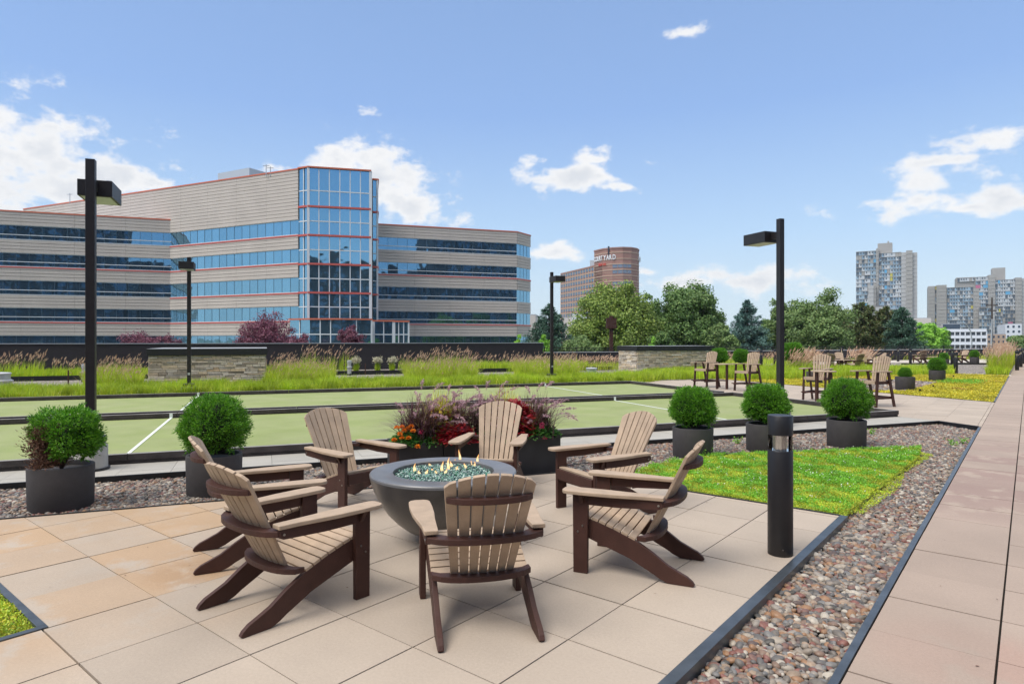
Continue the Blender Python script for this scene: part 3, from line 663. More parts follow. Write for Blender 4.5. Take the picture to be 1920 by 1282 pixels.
m_flame = bpy.data.materials.new('flame'); m_flame.use_nodes = True
def flame_nodes():
    nt = m_flame.node_tree; N = nt.nodes; L = nt.links; N.clear(); o = N.new('ShaderNodeOutputMaterial'); e = N.new('ShaderNodeEmission'); t = N.new('ShaderNodeBsdfTransparent'); mx = N.new('ShaderNodeMixShader')
    tc = N.new('ShaderNodeTexCoord'); sp = N.new('ShaderNodeSeparateXYZ'); L.new(tc.outputs['Generated'], sp.inputs[0]); cr = N.new('ShaderNodeValToRGB'); L.new(sp.outputs['Z'], cr.inputs[0])
    cr.color_ramp.elements[0].color = (1.0, 0.55, 0.16, 1); cr.color_ramp.elements[1].color = (1.0, 0.42, 0.10, 1); k = cr.color_ramp.elements.new(0.45); k.color = (1.0, 0.75, 0.40, 1)
    L.new(cr.outputs[0], e.inputs[0]); e.inputs[1].default_value = 0.9
    lw_ = N.new('ShaderNodeLayerWeight'); lw_.inputs[0].default_value = 0.35; ma = N.new('ShaderNodeMapRange'); L.new(lw_.outputs['Facing'], ma.inputs[0]); ma.inputs[3].default_value = 0.85; ma.inputs[4].default_value = 0.25
    L.new(ma.outputs[0], mx.inputs[0]); L.new(t.outputs[0], mx.inputs[1]); L.new(e.outputs[0], mx.inputs[2]); L.new(mx.outputs[0], o.inputs[0])
flame_nodes()
for (px, py, h) in [(778, 886, .085), (786, 890, .04), (800, 889, .045), (811, 884, .03), (829, 885, .10), (841, 882, .12), (846, 876, .06), (852, 870, .05), (862, 868, .13), (857, 882, .04), (872, 878, .05), (885, 873, .05), (896, 872, .105), (890, 874, .045), (806, 874, .03), (818, 889, .035), (836, 889, .05)]:
    p = at(px, py, 0.55)-PIT; mb = MB(); ph = random.random()*6; lat = cw(1, 0)
    pts = [Vector((p.x, p.y, 0.548+h*t))+lat*0.010*math.sin(ph+t*5)*t for t in (0, .12, .3, .5, .7, .88, 1)]
    mb.tube(pts, [0.004, 0.011, 0.013, 0.010, 0.0065, 0.003, 0.0005], 8); mb.build('flame', m_flame, pit, smooth=True)

# ------------------------------------------------------------------ bollards
m_lens = bpy.data.materials.new('bollard_lens'); m_lens.use_nodes = True
def lens_nodes():
    nt = m_lens.node_tree; N = nt.nodes; L = nt.links; N.clear(); o = N.new('ShaderNodeOutputMaterial'); t = N.new('ShaderNodeBsdfTransparent'); g = N.new('ShaderNodeBsdfGlossy'); g.inputs['Roughness'].default_value = 0.05; mx = N.new('ShaderNodeMixShader'); f = N.new('ShaderNodeFresnel'); f.inputs[0].default_value = 1.5
    L.new(f.outputs[0], mx.inputs[0]); L.new(t.outputs[0], mx.inputs[1]); L.new(g.outputs[0], mx.inputs[2]); L.new(mx.outputs[0], o.inputs[0])
lens_nodes()
m_refl = mat('reflector', (0.75, 0.72, 0.66), 0.25, 0.9)
bol = empty('bollard_light', at(1463, 1047)*(5.0/4.89), YAW, 'large black bollard light at the patio edge, nearest to the viewer', 'bollard light', 'black bollard lights')
r = 0.094
mb = MB(); mb.lathe([(r*0.98, 0.0), (r, 0.004), (r, 0.812), (r-0.004, 0.820), (0.05, 0.820)], 40); mb.build('post', m_blk, bol, smooth='auto')
mb = MB(); mb.lathe([(r-0.004, 0.8205), (r-0.004, 0.9395)], 40); mb.build('lens', m_lens, bol, smooth='auto')
mb = MB(); mb.lathe([(0.052, 0.8208), (0.052, 0.939)], 7); mb.build('reflector', m_refl, bol, smooth=False)
mb = MB(); mb.lathe([(0.05, 0.940), (r, 0.940), (r, 1.088), (r-0.003, 1.092), (0.0001, 1.093)], 40); mb.build('cap', m_blk, bol, smooth='auto')
mb = MB(); mb.tube([(-0.02, -r+0.001, 0.06), (-0.02, -r-0.004, 0.06)], 0.006, 8); mb.build('screw', m_bolt, bol)
far_b = [((1427, 691), 'bollard light between the right stone box and tall lamp post'), ((1453, 686), 'bollard light right beside the tall lamp post at its left, behind the grass'),
         ((1552, 690), 'bollard light with a pale band behind the left high chair of the front high table'), ((1578, 683), 'bollard light with its dark top above a far lounge chair'),
         ((1659, 689), 'bollard light in the grass just right of the high chair backrest'), ((1684, 678), 'bollard light behind the small shrub, at the edge of the raised far paving'),
         ((1707, 681), 'bollard light left of the two far lounge chairs on the raised paving'), ((1776, 684), 'leftmost of three bollards beside the middle shrub'),
         ((1785, 684), 'middle of three bollards beside the middle shrub'), ((1792, 701), 'nearest of three bollards, right of the middle shrub planter'),
         ((1907, 694), 'front bollard at the far left side of the walkway'), ((1914, 688), 'second bollard along the far walkway behind the front one'), ((1918, 682), 'third bollard along the far walkway at the right picture edge')]
for (p, lab) in far_b: copy_tree(bol, loc=at(*p), label=lab)

# ------------------------------------------------------------------ lamp posts
def lamp_post(a, b, h, head, label, foot):
    o = empty('lamp_post', lw(a, b), TH, label, 'lamp post', 'square lamp posts beside the bocce courts'); w = 0.053
    mb = MB(); mb.box(-w, w, -w, w, foot[1]-0.02, h); mb.build('pole', m_pole, o, bevel=0.004)
    mb = MB(); y0 = 0.20*head; y1 = 0.80*head; mb.box(-0.2, 0.2, min(y0, y1), max(y0, y1), h-0.43, h-0.215); hd = mb.build('lamp_head', m_pole, o, bevel=0.004)
    mb = MB(); mb.box(-0.17, 0.17, min(y0, y1)+0.03, max(y0, y1)-0.03, h-0.434, h-0.4305); mb.build('diffuser', m_alum, hd)
    mb = MB(); ya, yb = sorted((w*head*1.02, 0.199*head)); mb.box(-0.04, 0.04, ya, yb, h-0.38, h-0.25); mb.build('arm', m_pole, o)
    mb = MB()
    if foot[0] == 'round': mb.lathe([(0.19, 0.0), (0.19, foot[1]-0.03), (0.17, foot[1])], 28)
    else: mb.box(-0.2, 0.2, -0.2, 0.2, -0.04, foot[1])
    mb.build('footing', m_conc, o, smooth='auto' if foot[0] == 'round' else False)
    if foot[0] == 'round':
        mb = MB(); mb.lathe([(0.215, -0.03), (0.215, 0.03)], 28); mb.build('base_ring', m_blk, o)
    mb = MB(); mb.box(-0.15, 0.15, -0.15, 0.15, foot[1]+0.001, foot[1]+0.09); mb.build('base_cover', m_pole, o, bevel=0.003)
    mb = MB(); mb.box(-0.035, 0.035, -w-0.004, -w-0.0005, foot[1]+0.35, foot[1]+0.42); mb.build('hand_hole', m_alum, o)
    return o
lamp_post(a_at(170.5, BD-0.26), BD-0.26, 4.03, 1, 'tall dark lamp post at the left behind the half dead shrub, the nearest lamp', ('round', 0.34))
lamp_post(a_at(1463, BD-0.26), BD-0.26, 4.06, 1, 'tall dark lamp post at the right rising behind the middle of three shrub balls', ('round', 0.34))
lamp_post(a_at(354.5, 21.55), 21.55, 4.2, -1, 'lamp post in front of the left stone box beyond the courts', ('square', 0.28))
lamp_post(a_at(1034.5, 22.6), 22.6, 4.35, -1, 'lamp post in the grass between the office building and the brick hotel', ('square', 0.28))

# ------------------------------------------------------------------ round planters and shrubs
def planter_mesh():
    mb = MB(); mb.lathe([(0.282, 0.0), (0.29, 0.01), (0.298, 0.43), (0.296, 0.446), (0.288, 0.45), (0.262, 0.45), (0.258, 0.44), (0.255, 0.40)], 48); return mb
pl0 = empty('round_planter', (0, 0, 0), 0, 'x', 'planter', 'round grey planters holding shrubs')
planter_mesh().build('pot', m_pot, pl0, smooth='auto')
mb = MB(); mb.lathe([(0.257, 0.36), (0.257, 0.385), (0.001, 0.40)], 32); mb.build('soil', m_soil, pl0)
m_thuja = mat('arborvitae_leaf', (0.05, 0.12, 0.02), 0.55, gain=1.08, island=[(0.025, 0.085, 0.006), (0.05, 0.16, 0.008), (0.10, 0.26, 0.015), (0.15, 0.33, 0.02), (0.06, 0.19, 0.01), (0.035, 0.12, 0.008)], transl=0.28, var=0.15, vscale=6)
m_thujad = mat('arborvitae_dead', (0.12, 0.05, 0.03), 0.8, island=[(0.10, 0.045, 0.03), (0.16, 0.075, 0.045), (0.07, 0.03, 0.022), (0.2, 0.11, 0.06)])
m_shrubcore = mat('shrub_core', (0.008, 0.016, 0.005), 1.0)  # for a filler ball added inside shrubs; inner shade put into the colour
m_bark = mat('bark', (0.07, 0.055, 0.045), 0.9, var=0.3, vscale=6, bump=0.8, bscale=25)
def fibo(n):
    i = np.arange(n)+0.5; ph = np.arccos(1-2*i/n); th = np.pi*(1+5**0.5)*i; return np.stack([np.cos(th)*np.sin(ph), np.sin(th)*np.sin(ph), np.cos(ph)], 1)
def shrub_mesh(name, r, seed, ncl=430, per=66, leaf=0.029, sq=(1, 1, 0.97), lowcut=-0.75, rough=0.10):
    g = np.random.default_rng(seed); D = fibo(ncl); D = D[D[:, 2] > lowcut]; D += g.normal(0, 0.02, D.shape); D /= np.linalg.norm(D, axis=1, keepdims=True)
    lump = 1+rough*(np.sin(D[:, 0]*5+seed)*np.sin(D[:, 1]*6+1)+np.sin(D[:, 2]*7+seed*2)*0.6)+g.normal(0, rough*0.38, len(D))
    Vs = []; n = len(D)
    base = D*(r*lump*0.80)[:, None]                 # each cluster is a little spray fan pushing outward and up
    ax = D*1.0+np.array([0, 0, 0.45])+g.normal(0, 0.22, D.shape); ax /= np.linalg.norm(ax, axis=1, keepdims=True)
    B = np.repeat(base, per, 0); A = np.repeat(ax, per, 0); sp = g.normal(0, 0.62, (len(B), 3)); dirs = A+sp
    t = g.uniform(0, 1, len(B)); start = B+A*(t*r*0.17)[:, None]+sp*(r*0.055)*(0.4+t)[:, None]
    V, Fc = cards(start, dirs, g.normal(0, 1, (len(B), 3)), leaf*g.uniform(0.6, 1.3, len(B)), leaf*0.34*g.uniform(0.7, 1.2, len(B)))
    V *= np.array(sq)
    return V, Fc
SH = {}
def shrub(r, seed, zc, name='ball_shrub', **kw):
    key = (r, seed); V, Fc = shrub_mesh(name, r, seed, **kw)
    o = empty(name, (0, 0, 0)); f = nmesh('foliage', V+np.array([0, 0, zc]), [Fc], m_thuja, o)
    c = MB(); pr = [(math.sin(a)*r*0.80+0.0005, zc-math.cos(a)*r*0.78) for a in [math.pi*k/10 for k in range(11)]]; c.lathe(pr, 20); c.build('shade_core', m_shrubcore, o, smooth=True)  # solid dark ball that blocks the view through the leaves
    c = MB(); c.tube([(0, 0, 0.37), (0.01, 0, 0.5), (0, 0.01, zc-r*0.5)], [0.03, 0.025, 0.02], 8); c.build('stem', m_bark, o)
    return o
balls = []
GS = 'round clipped shrubs in grey planters'
def put_planter(pos, label, s=1.0):
    global pl_first
    o = pl0 if not pl_used else copy_tree(pl0); pl_used.append(1)
    o.location = pos; o['label'] = label; o.scale = (s, s, s); return o
pl_used = []
def front_to_center(px, py, r=0.3):              # ground point at the front rim -> centre
    Y = F*H/(py-HY); X = (px-960)/F*Y; return cw(X*(1+r/Y*1.0), Y+r)
near = [((115, 953), 'round planter at far left under the half dead shrub'), ((402, 924), 'round planter behind the far left lounge chair, left part of the pebble bed'),
        ((1299, 855), 'round planter right behind the right hand lounge chairs, first of three in a row'), ((1436, 845), 'round planter partly hidden by the black bollard, second of three in a row'), ((1587, 835), 'round planter at the right of the row, in the pebbles near the court end')]
near_pos = []
for (p, lab) in near: q = front_to_center(*p); near_pos.append(q); put_planter(q-Vector((0, 0, 0.07)), lab)
sb = shrub(0.345, 11, 0.665); sb.location = near_pos[2]-Vector((0, 0, 0.01)); tag(sb, 'clipped ball shrub, leftmost of the three right of the fire bowl', 'shrub', GS)
b2 = copy_tree(sb, loc=near_pos[3]-Vector((0, 0, 0.0)), rz=2.1, label='clipped ball shrub behind the black bollard, middle of the three'); b2.scale = (1.0, 1.03, 1.0)
sc_ = shrub(0.375, 23, 0.685); sc_.location = near_pos[4]; tag(sc_, 'clipped ball shrub at the right of the three, below the high table', 'shrub', GS)
b4 = copy_tree(sc_, loc=near_pos[1]+Vector((0, 0, -0.0)), rz=1.2, label='bright green ball shrub behind the far left lounge chair')
# the half dead one
def dead_shrub():
    o = empty('half_dead_shrub', near_pos[0], YAW, 'uneven shrub with a brown dead side, at far left', 'shrub', GS)
    V, Fc = shrub_mesh('s', 0.34, 5, ncl=420, per=50, leaf=0.034, rough=0.16); P = V.reshape(-1, 4, 3)
    cen = P.mean(1); keep = ~((cen[:, 0] < 0.03) & (cen[:, 2] < 0.02)) & ~((cen[:, 0] < -0.30)) & ~((np.abs(cen[:, 0]+0.02) < 0.045) & (cen[:, 2] > 0.2)) & (cen[:, 2] < 0.31+0.05*np.sin(cen[:, 0]*18))
    P = P[keep]+np.array([0.04, 0, 0.67]); nmesh('foliage', P.reshape(-1, 3), [np.arange(len(P)*4).reshape(-1, 4)], m_thuja, o)
    g = RNG; n = 6500; t = g.uniform(0, 1, n)**1.2; base = np.stack([-0.03+g.normal(0, 0.065, n)-0.03*t, g.normal(0, 0.08, n)-0.15, 0.38+t*0.42], 1); base[:, 0] += np.sin(t*9)*0.02
    d = np.stack([g.normal(-0.2, 0.5, n), g.normal(-0.3, 0.5, n), g.uniform(0.1, 1, n)], 1); V, Fc = cards(base, d, g.normal(0, 1, (n, 3)), g.uniform(0.02, 0.05, n), 0.010)
    nmesh('dead_twigs', V, [Fc], m_thujad, o)
    c = MB(); pr = [(math.sin(a)*0.17+0.0005, 0.68-math.cos(a)*0.2) for a in [math.pi*k/8 for k in range(9)]]; c.lathe(pr, 14, c=(0.14, 0, 0)); c.build('shade_core', m_shrubcore, o, smooth=True)
    c = MB(); 
    for k in range(5): c.tube([(0, 0, 0.33), (-0.03+0.04*k, 0.02*k-0.04, 0.6), (-0.12+0.07*k, 0.03*k-0.05, 0.85)], [0.014, 0.009, 0.004], 6)
    c.build('stem', m_bark, o)
dead_shrub()
far_p = [((1697, 732), 0.62, 'small sparse shrub in a grey planter on the far gravel patch'), ((1757, 715), 0.98, 'middle ball shrub in a grey planter beside the bollards'), ((1827, 681), 0.95, 'far ball shrub, left of the pair right of the lounge chair'), ((1859, 681), 0.95, 'far ball shrub beside the tall pink grass'),
         ((1770, 686), 0.8, 'far ball shrub behind the middle shrub'), ((1527, 719), 0.0, '')]
for (p, s, lab) in far_p:
    q = front_to_center(*p); put_planter(q, (lab+', its round grey pot' if lab else 'low dark pot hidden behind the left high chair of the front table'))
    if s:
        o = copy_tree(sb, loc=q+Vector((0, 0, 0.40*(1-s))), rz=random.random()*6, label=lab); o.scale = (s, s, s*0.98); o['group'] = GS
for (px, Y, zc, s, lab) in [(1389, 34, 0.8, 1.25, 'low rounded shrub between the two rear high chairs'), (1349, 33, 0.85, 1.3, 'rounded shrub just right of the stone box'), (1487, 34, 1.0, 1.7, 'broad rounded shrub right of the tall lamp post')]:
    o = copy_tree(sb, loc=atY(px, Y, zc-0.665*s), rz=random.random()*6, label=lab, group='round shrubs growing in the grass'); o.scale = (s, s, s)

# ------------------------------------------------------------------ flower boxes behind the fire bowl
BX0, BX1, BXM = 1.48, 3.62, 1.98
fb = []
for (a0, a1, lab) in ((1.45, 2.03, 'short dark planter box at the left end of the flower display'), (2.04, 3.62, 'long dark planter box at the right of the flower display behind the rear chair')):
    o = empty('planter_box', lw((a0+a1)/2, 7.80), TH, lab, 'planter box', 'dark planter boxes with flowers'); w = (a1-a0)/2; d = 0.27
    mb = MB()
    for (x0, x1, y0, y1) in ((-w, w, -d, -d+0.02), (-w, w, d-0.02, d), (-w, -w+0.02, -d+0.021, d-0.021), (w-0.02, w, -d+0.021, d-0.021)): mb.box(x0, x1, y0, y1, -0.07, 0.44)
    mb.build('box', m_boxp, o, bevel=0.002); mb = MB(); mb.box(-w+0.022, w-0.022, -d+0.022, d-0.022, 0.0, 0.39); mb.build('soil', m_soil, o)
m_purp = mat('purple_blade', (0.08, 0.03, 0.05), 0.5, island=[(0.055, 0.022, 0.030), (0.10, 0.04, 0.05), (0.13, 0.10, 0.03), (0.075, 0.03, 0.055), (0.16, 0.09, 0.10)], transl=0.2)
m_plume = mat('purple_plume', (0.4, 0.25, 0.3), 0.8, island=[(0.34, 0.19, 0.22), (0.48, 0.32, 0.34), (0.27, 0.13, 0.18), (0.55, 0.42, 0.42)], transl=0.3)
m_ygras = mat('yellow_grass', (0.5, 0.45, 0.05), 0.5, island=[(0.55, 0.48, 0.03), (0.40, 0.42, 0.03), (0.62, 0.58, 0.10)], transl=0.3)
def arc_blades(n, h, spread, w, g, segs=5, c=(0, 0, 0), rbase=0.06, gx=0.0):
    """long arching blades as multi-segment strips"""
    az = g.uniform(0, 2*np.pi, n); ln = h*g.uniform(0.55, 1.15, n); sp = spread*g.uniform(0.15, 1.25, n)
    P0 = np.stack([g.normal(0, rbase, n), g.normal(0, rbase, n), np.zeros(n)], 1)+np.array(c)
    d = np.stack([np.cos(az), np.sin(az), np.zeros(n)], 1); d[:, 0] += gx; s = np.stack([-np.sin(az), np.cos(az), np.zeros(n)], 1)
    V = np.zeros((n, segs+1, 2, 3)); tips = None
    for k in range(segs+1):
        t = k/segs; q = P0+d*(sp*t**1.7)[:, None]+np.array([[0, 0, 1]])*(ln*(t-0.42*(sp/spread)*t**2.6))[:, None]
        ww = w*(1-t**2*0.9); V[:, k, 0] = q-s*ww/2; V[:, k, 1] = q+s*ww/2
        if k == segs-1: pr = q
        if k == segs: tips = q; td = q-pr
    V = V.reshape(-1, 3); b = np.arange(n)[:, None, None]*(segs+1)*2; k = np.arange(segs)[None, :, None]*2
    Fc = (b+k+np.array([[[0, 1, 3, 2]]])).reshape(-1, 4)
    return V, Fc, tips, td
def plume_cards(tips, td, g, L, r, per=70):
    n = len(tips); td = td/np.linalg.norm(td, axis=1, keepdims=True); t = g.uniform(0, 1, (n, per)); bend = np.array([0, 0, -1.0])
    side = td.copy(); side[:, 2] = 0; side /= (np.linalg.norm(side, axis=1, keepdims=True)+1e-6)
    C = tips[:, None]+td[:, None]*(t*L)[..., None]+side[:, None]*(t**2*L*0.35)[..., None]+bend*(t**2*L*0.38)[..., None]
    ax = td[:, None]+side[:, None]*(t*0.7)[..., None]+bend*(t*0.76)[..., None]
    D = ax*1.0+g.normal(0, 0.65, (n, per, 3)); rr = r*np.sin(np.clip(t, 0.04, 0.97)*np.pi)**0.5
    V, Fc = cards(C.reshape(-1, 3), D.reshape(-1, 3), g.normal(0, 1, (n*per, 3)), (rr*1.6).ravel(), r*0.28); return V, Fc
def fountain(a, b, label, seed, h=0.62, n=900):
    g = np.random.default_rng(seed); o = empty('purple_fountain_grass', lw(a, b, 0.39), TH, label, 'ornamental grass', 'purple fountain grasses in the planter boxes')
    V, Fc, tips, td = arc_blades(n, h, 0.50, 0.0115, g, rbase=0.09); nmesh('blades', V, [Fc], m_purp, o)
    Vs, Fs, tp, tdd = arc_blades(30, h*1.12, 0.34, 0.0032, g, gx=0.35); k = g.uniform(0, 1, len(tp)) > 0.0
    V2, F2 = plume_cards(tp[k], tdd[k]+np.array([0.02, 0, 0.05]), g, 0.2, 0.028); Vj, Fj = join([(Vs, Fs, None), (V2, F2, None)]); nmesh('plumes', Vj, Fj, m_plume, o)
fountain(1.83, 7.82, 'purple fountain grass just right of the orange marigolds', 1, 0.62)
fountain(2.30, 7.95, 'purple fountain grass between the yellow grass and the rear chair back', 2, 0.6)
fountain(2.78, 7.95, 'purple fountain grass directly behind the rear chair', 3, 0.6)
fountain(3.38, 7.86, 'purple fountain grass at the right end of the flower display', 4, 0.60)
def ygrass(a, b, lab, seed):
    g = np.random.default_rng(seed); V, Fc, t_, d_ = arc_blades(300, 0.74, 0.40, 0.010, g); V = V
    o = nmesh('yellow_sedge', V, [Fc], m_ygras); o.location = lw(a, b, 0.39); tag(o, lab, 'ornamental grass', 'yellow grasses in the planter boxes')
ygrass(2.12, 8.0, 'yellow arching grass left of the rear chair', 11); ygrass(3.02, 8.0, 'yellow arching grass right of the rear chair', 12)
def leafy(name, a, b, z, label, cat, m, seed, n, r, leaf, hgt, wr=0.7, up=0.6, ms=None):
    g = np.random.default_rng(seed); o = empty(name, lw(a, b, 0.39), TH, label, cat)
    th = g.uniform(0, 2*np.pi, n); ph = g.uniform(0, 1, n)**0.6; P = np.stack([np.cos(th)*r*ph, np.sin(th)*r*ph, z+hgt*np.sqrt(np.maximum(0.05, 1-ph**2))*g.uniform(0.6, 1.05, n)], 1)
    D = np.stack([np.cos(th), np.sin(th), g.uniform(-0.35, up, n)], 1)+g.normal(0, 0.3, (n, 3)); V, Fc = cards(P, D, np.array([[0, 0, 1.0]])+g.normal(0, 0.35, (n, 3)), leaf*g.uniform(0.6, 1.2, n), leaf*wr*g.uniform(0.8, 1.1, n))
    nmesh('leaves', V, [Fc], m, o); return o, g
m_grn = mat('bedding_leaf', (0.06, 0.15, 0.03), 0.5, island=[(0.04, 0.11, 0.02), (0.07, 0.19, 0.035), (0.10, 0.25, 0.05), (0.05, 0.14, 0.03)], transl=0.25)
m_col = mat('coleus_leaf', (0.3, 0.02, 0.03), 0.45, island=[(0.30, 0.018, 0.022), (0.20, 0.012, 0.02), (0.42, 0.04, 0.035), (0.36, 0.02, 0.04), (0.13, 0.01, 0.015)], transl=0.2)
m_colb = mat('coleus_lime', (0.3, 0.3, 0.03), 0.45, island=[(0.38, 0.36, 0.03), (0.24, 0.30, 0.02), (0.40, 0.10, 0.02), (0.48, 0.42, 0.04)], transl=0.2)
m_org = mat('marigold_petal', (0.8, 0.25, 0.01), 0.6, island=[(0.85, 0.22, 0.01), (0.90, 0.33, 0.015), (0.75, 0.16, 0.008)])
m_pnk = mat('zinnia_petal', (0.5, 0.03, 0.12), 0.6, island=[(0.48, 0.02, 0.12), (0.6, 0.06, 0.16)])
def blooms(o, spots, m, r, name):
    for i, (x, y, z) in enumerate(spots):
        n = 90; D = fibo(n); D = D[D[:, 2] > -0.35]; D *= np.array([1, 1, 0.75]); P = D*r*0.35+np.array([x, y, z]); V, Fc = cards(P, D+RNG.normal(0, 0.15, D.shape), RNG.normal(0, 1, D.shape), r*0.75, r*0.42); nmesh(name, V, [Fc], m, o)
o, g = leafy('marigold_plant', 1.60, 7.66, 0.0, 'green bedding plant with orange marigold blooms at the left end of the planter', 'flowers', m_grn, 31, 1300, 0.19, 0.045, 0.17)
blooms(o, [(-0.09, -0.10, 0.17), (-0.03, -0.06, 0.20), (0.02, -0.04, 0.22), (-0.05, -0.02, 0.24), (-0.07, -0.13, 0.12), (0.0, -0.15, 0.12), (0.05, -0.08, 0.25), (0.06, -0.13, 0.20), (-0.12, -0.06, 0.24), (0.10, -0.19, 0.02), (-0.16, -0.10, 0.10)], m_org, 0.037, 'orange_bloom')
blooms(o, [(0.15, -0.12, 0.17), (0.17, -0.10, 0.19)], m_pnk, 0.026, 'pink_bloom')
leafy('coleus_plant', 2.20, 7.66, 0.0, 'red leaved coleus left of the rear chair', 'flowers', m_col, 32, 800, 0.26, 0.09, 0.22)
leafy('coleus_plant', 2.05, 7.86, 0.02, 'lime and orange leaved coleus under the yellow grass', 'flowers', m_colb, 33, 700, 0.22, 0.075, 0.40)
leafy('coleus_plant', 3.08, 7.80, 0.0, 'large red leaved coleus right of the rear chair', 'flowers', m_col, 34, 1300, 0.27, 0.09, 0.47)
leafy('bedding_plant', 1.98, 7.66, 0.0, 'dark green bedding plant between the marigolds and the red coleus', 'flowers', m_grn, 35, 600, 0.2, 0.05, 0.12)
o, g = leafy('zinnia_plant', 3.30, 7.60, 0.0, 'green zinnia plant with pink blooms in front of the right coleus', 'flowers', m_grn, 36, 420, 0.15, 0.05, 0.18)
blooms(o, [(0.03, -0.12, 0.17), (0.06, -0.14, 0.03), (0.05, -0.08, 0.2)], m_pnk, 0.034, 'pink_bloom')
leafy('bedding_plant', 3.50, 7.68, 0.0, 'bright green trailing plant at the right end of the planter box', 'flowers', m_grn, 37, 500, 0.16, 0.05, 0.14)
leafy('bedding_plant', 2.70, 7.66, 0.0, 'dark foliage plant behind the rear chair', 'flowers', m_grn, 38, 400, 0.26, 0.05, 0.12)

# small weeds and garden uplights in the pebbles
def weed(px, py, lab, seed, h=0.14, n=60):
    g = np.random.default_rng(seed); p = at(px, py, -0.06); t = g.uniform(0, 1, n); P = np.stack([g.normal(0, 0.04, n)*(0.3+t), g.normal(0, 0.04, n)*(0.3+t), t*h], 1)
    V, Fc = cards(P, g.normal(0, 1, (n, 3))+np.array([0, 0, 0.4]), g.normal(0, 0.4, (n, 3))+np.array([0, 0, 1.0]), 0.035, 0.022); o = nmesh('weed', V, [Fc], m_clov); o.location = p; tag(o, lab, 'weed', 'weeds in the pebble bed')
for i, (x, y, lab) in enumerate([(1325, 862, 'leafy weed touching the front of the left planter of the three'), (1306, 868, 'low weed by the first of three planters'), (1383, 832, 'weed in the pebbles between the first and second planters'), (1408, 828, 'weed in the pebbles beside the second planter'), (1634, 814, 'weed right of the third planter'), (1786, 836, 'tiny weed at the far pebbles'), (1806, 832, 'largest weed in the pebbles near the walkway edging')]): weed(x, y, lab, 50+i, 0.10 if i else 0.17)
upl = empty('garden_uplight', at(1360, 862, -0.06), 0, 'small black uplight in the sedum edge near the first planter', 'garden light', 'small black garden lights')
mb = MB(); mb.tube([(0, 0, -0.03), (0, 0, 0.05)], 0.008, 8); mb.build('stake', m_blk, upl); mb = MB(); mb.lathe([(0.022, 0.05), (0.03, 0.06), (0.036, 0.10), (0.03, 0.102), (0.001, 0.085)], 16); mb.build('lamp_head', m_blk, upl)
for (x, y, lab) in [(1672, 716, 'small uplight behind the small sparse shrub planter'), (1725, 735, 'small uplight right of the small sparse shrub planter'), (1750, 727, 'small uplight at the edge of the far gravel patch'), (1788, 708, 'small uplight in the yellow sedum near the bollards')]: copy_tree(upl, loc=at(x, y), label=lab)
mb = MB(); mb.tube([lw(-0.6, 8.05, -0.042), lw(0.1, 8.0, -0.04), lw(0.8, 8.08, -0.04), lw(1.5, 8.12, -0.04)], 0.006, 6)
tag(mb.build('irrigation_hose', m_blk), 'thin black drip hose lying on the pebbles left of the flower boxes', 'hose')
mb = MB(); mb.tube([lw(3.7, 7.86, -0.042), lw(4.6, 7.98, -0.036), lw(5.4, 8.1, -0.04)], 0.006, 6)
tag(mb.build('irrigation_hose', m_blk), 'thin black drip hose lying on the pebbles right of the flower boxes', 'hose')

# ------------------------------------------------------------------ bar height chairs and tables
PB = R(14)
def bar_chair(label, group):
    o = empty('bar_chair', (0, 0, 0), 0, label, 'bar chair', group)
    for s in (-1, 1):
        mb = MB(); x0 = s*0.29-0.02
        mb.prism([(x0, 0.31, 0), (x0, 0.24, 0), (x0, 0.17, 0.875), (x0, 0.24, 0.875)], (0.04, 0, 0)); mb.build('front_leg', m_brn, o, bevel=0.003)
        mb = MB(); mb.prism([(x0, -0.42, 0), (x0, -0.35, 0), (x0, -0.13, 0.875), (x0, -0.20, 0.875)], (0.04, 0, 0)); mb.build('rear_leg', m_brn, o, bevel=0.003)
        mb = MB(); mb.prism([(s*x, y, 0.877) for (x, y) in [(0.23, 0.38), (0.25, 0.40), (0.35, 0.40), (0.37, 0.38), (0.37, 0.1), (0.34, -0.1), (0.33, -0.27), (0.25, -0.27), (0.24, 0.0)]], (0, 0, 0.028)); mb.build('armrest', m_tan, o, bevel=0.004)
        mb = MB(); mb.box(s*0.26-0.012, s*0.26+0.012, -0.33, 0.36, 0.20, 0.265); mb.build('side_stretcher', m_brn, o)
        mb = MB(); mb.box(s*0.255-0.012, s*0.255+0.012, -0.26, 0.24, 0.575, 0.645); mb.build('seat_rail', m_brn, o)
    mb = MB()
    for i in range(7):
        y1 = 0.27-i*0.066; mb.box(-0.265, 0.265, y1-0.059, y1, 0.648-0.006*i+0.002*(i*i)/7, 0.670-0.006*i+0.002*(i*i)/7)
    mb.build('seat', m_tan, o, bevel=0.003)
    mb = MB(); mb.box(-0.29, 0.29, 0.361, 0.43, 0.235, 0.265); mb.build('foot_rest', m_brn, o)
    mb = MB(); mb.box(-0.247, 0.247, -0.33, -0.29, 0.2, 0.262); mb.build('rear_stretcher', m_brn, o)
    mb = MB(); mb.box(-0.268, 0.268, 0.272, 0.294, 0.585, 0.665); mb.build('seat_lip', m_tan, o)
    backrest(o, 0.68, PB, -0.16, 0.64, 0.058, 0.074, drop=1.2, gp_=0.0085); brace(o, 0.02, 0.27, 0.03, PB, -0.16, 0.64); brace(o, 0.24, 0.30, 0.04, PB, -0.16, 0.64); brace(o, 0.46, 0.24, 0.03, PB, -0.16, 0.64)
    return o
GB = 'brown and tan bar height chairs'
bc = bar_chair('high chair left of the front high table, nearer the tall lamp post', GB)
place(bc, 8.55, 17.75, -0.72, -0.69)
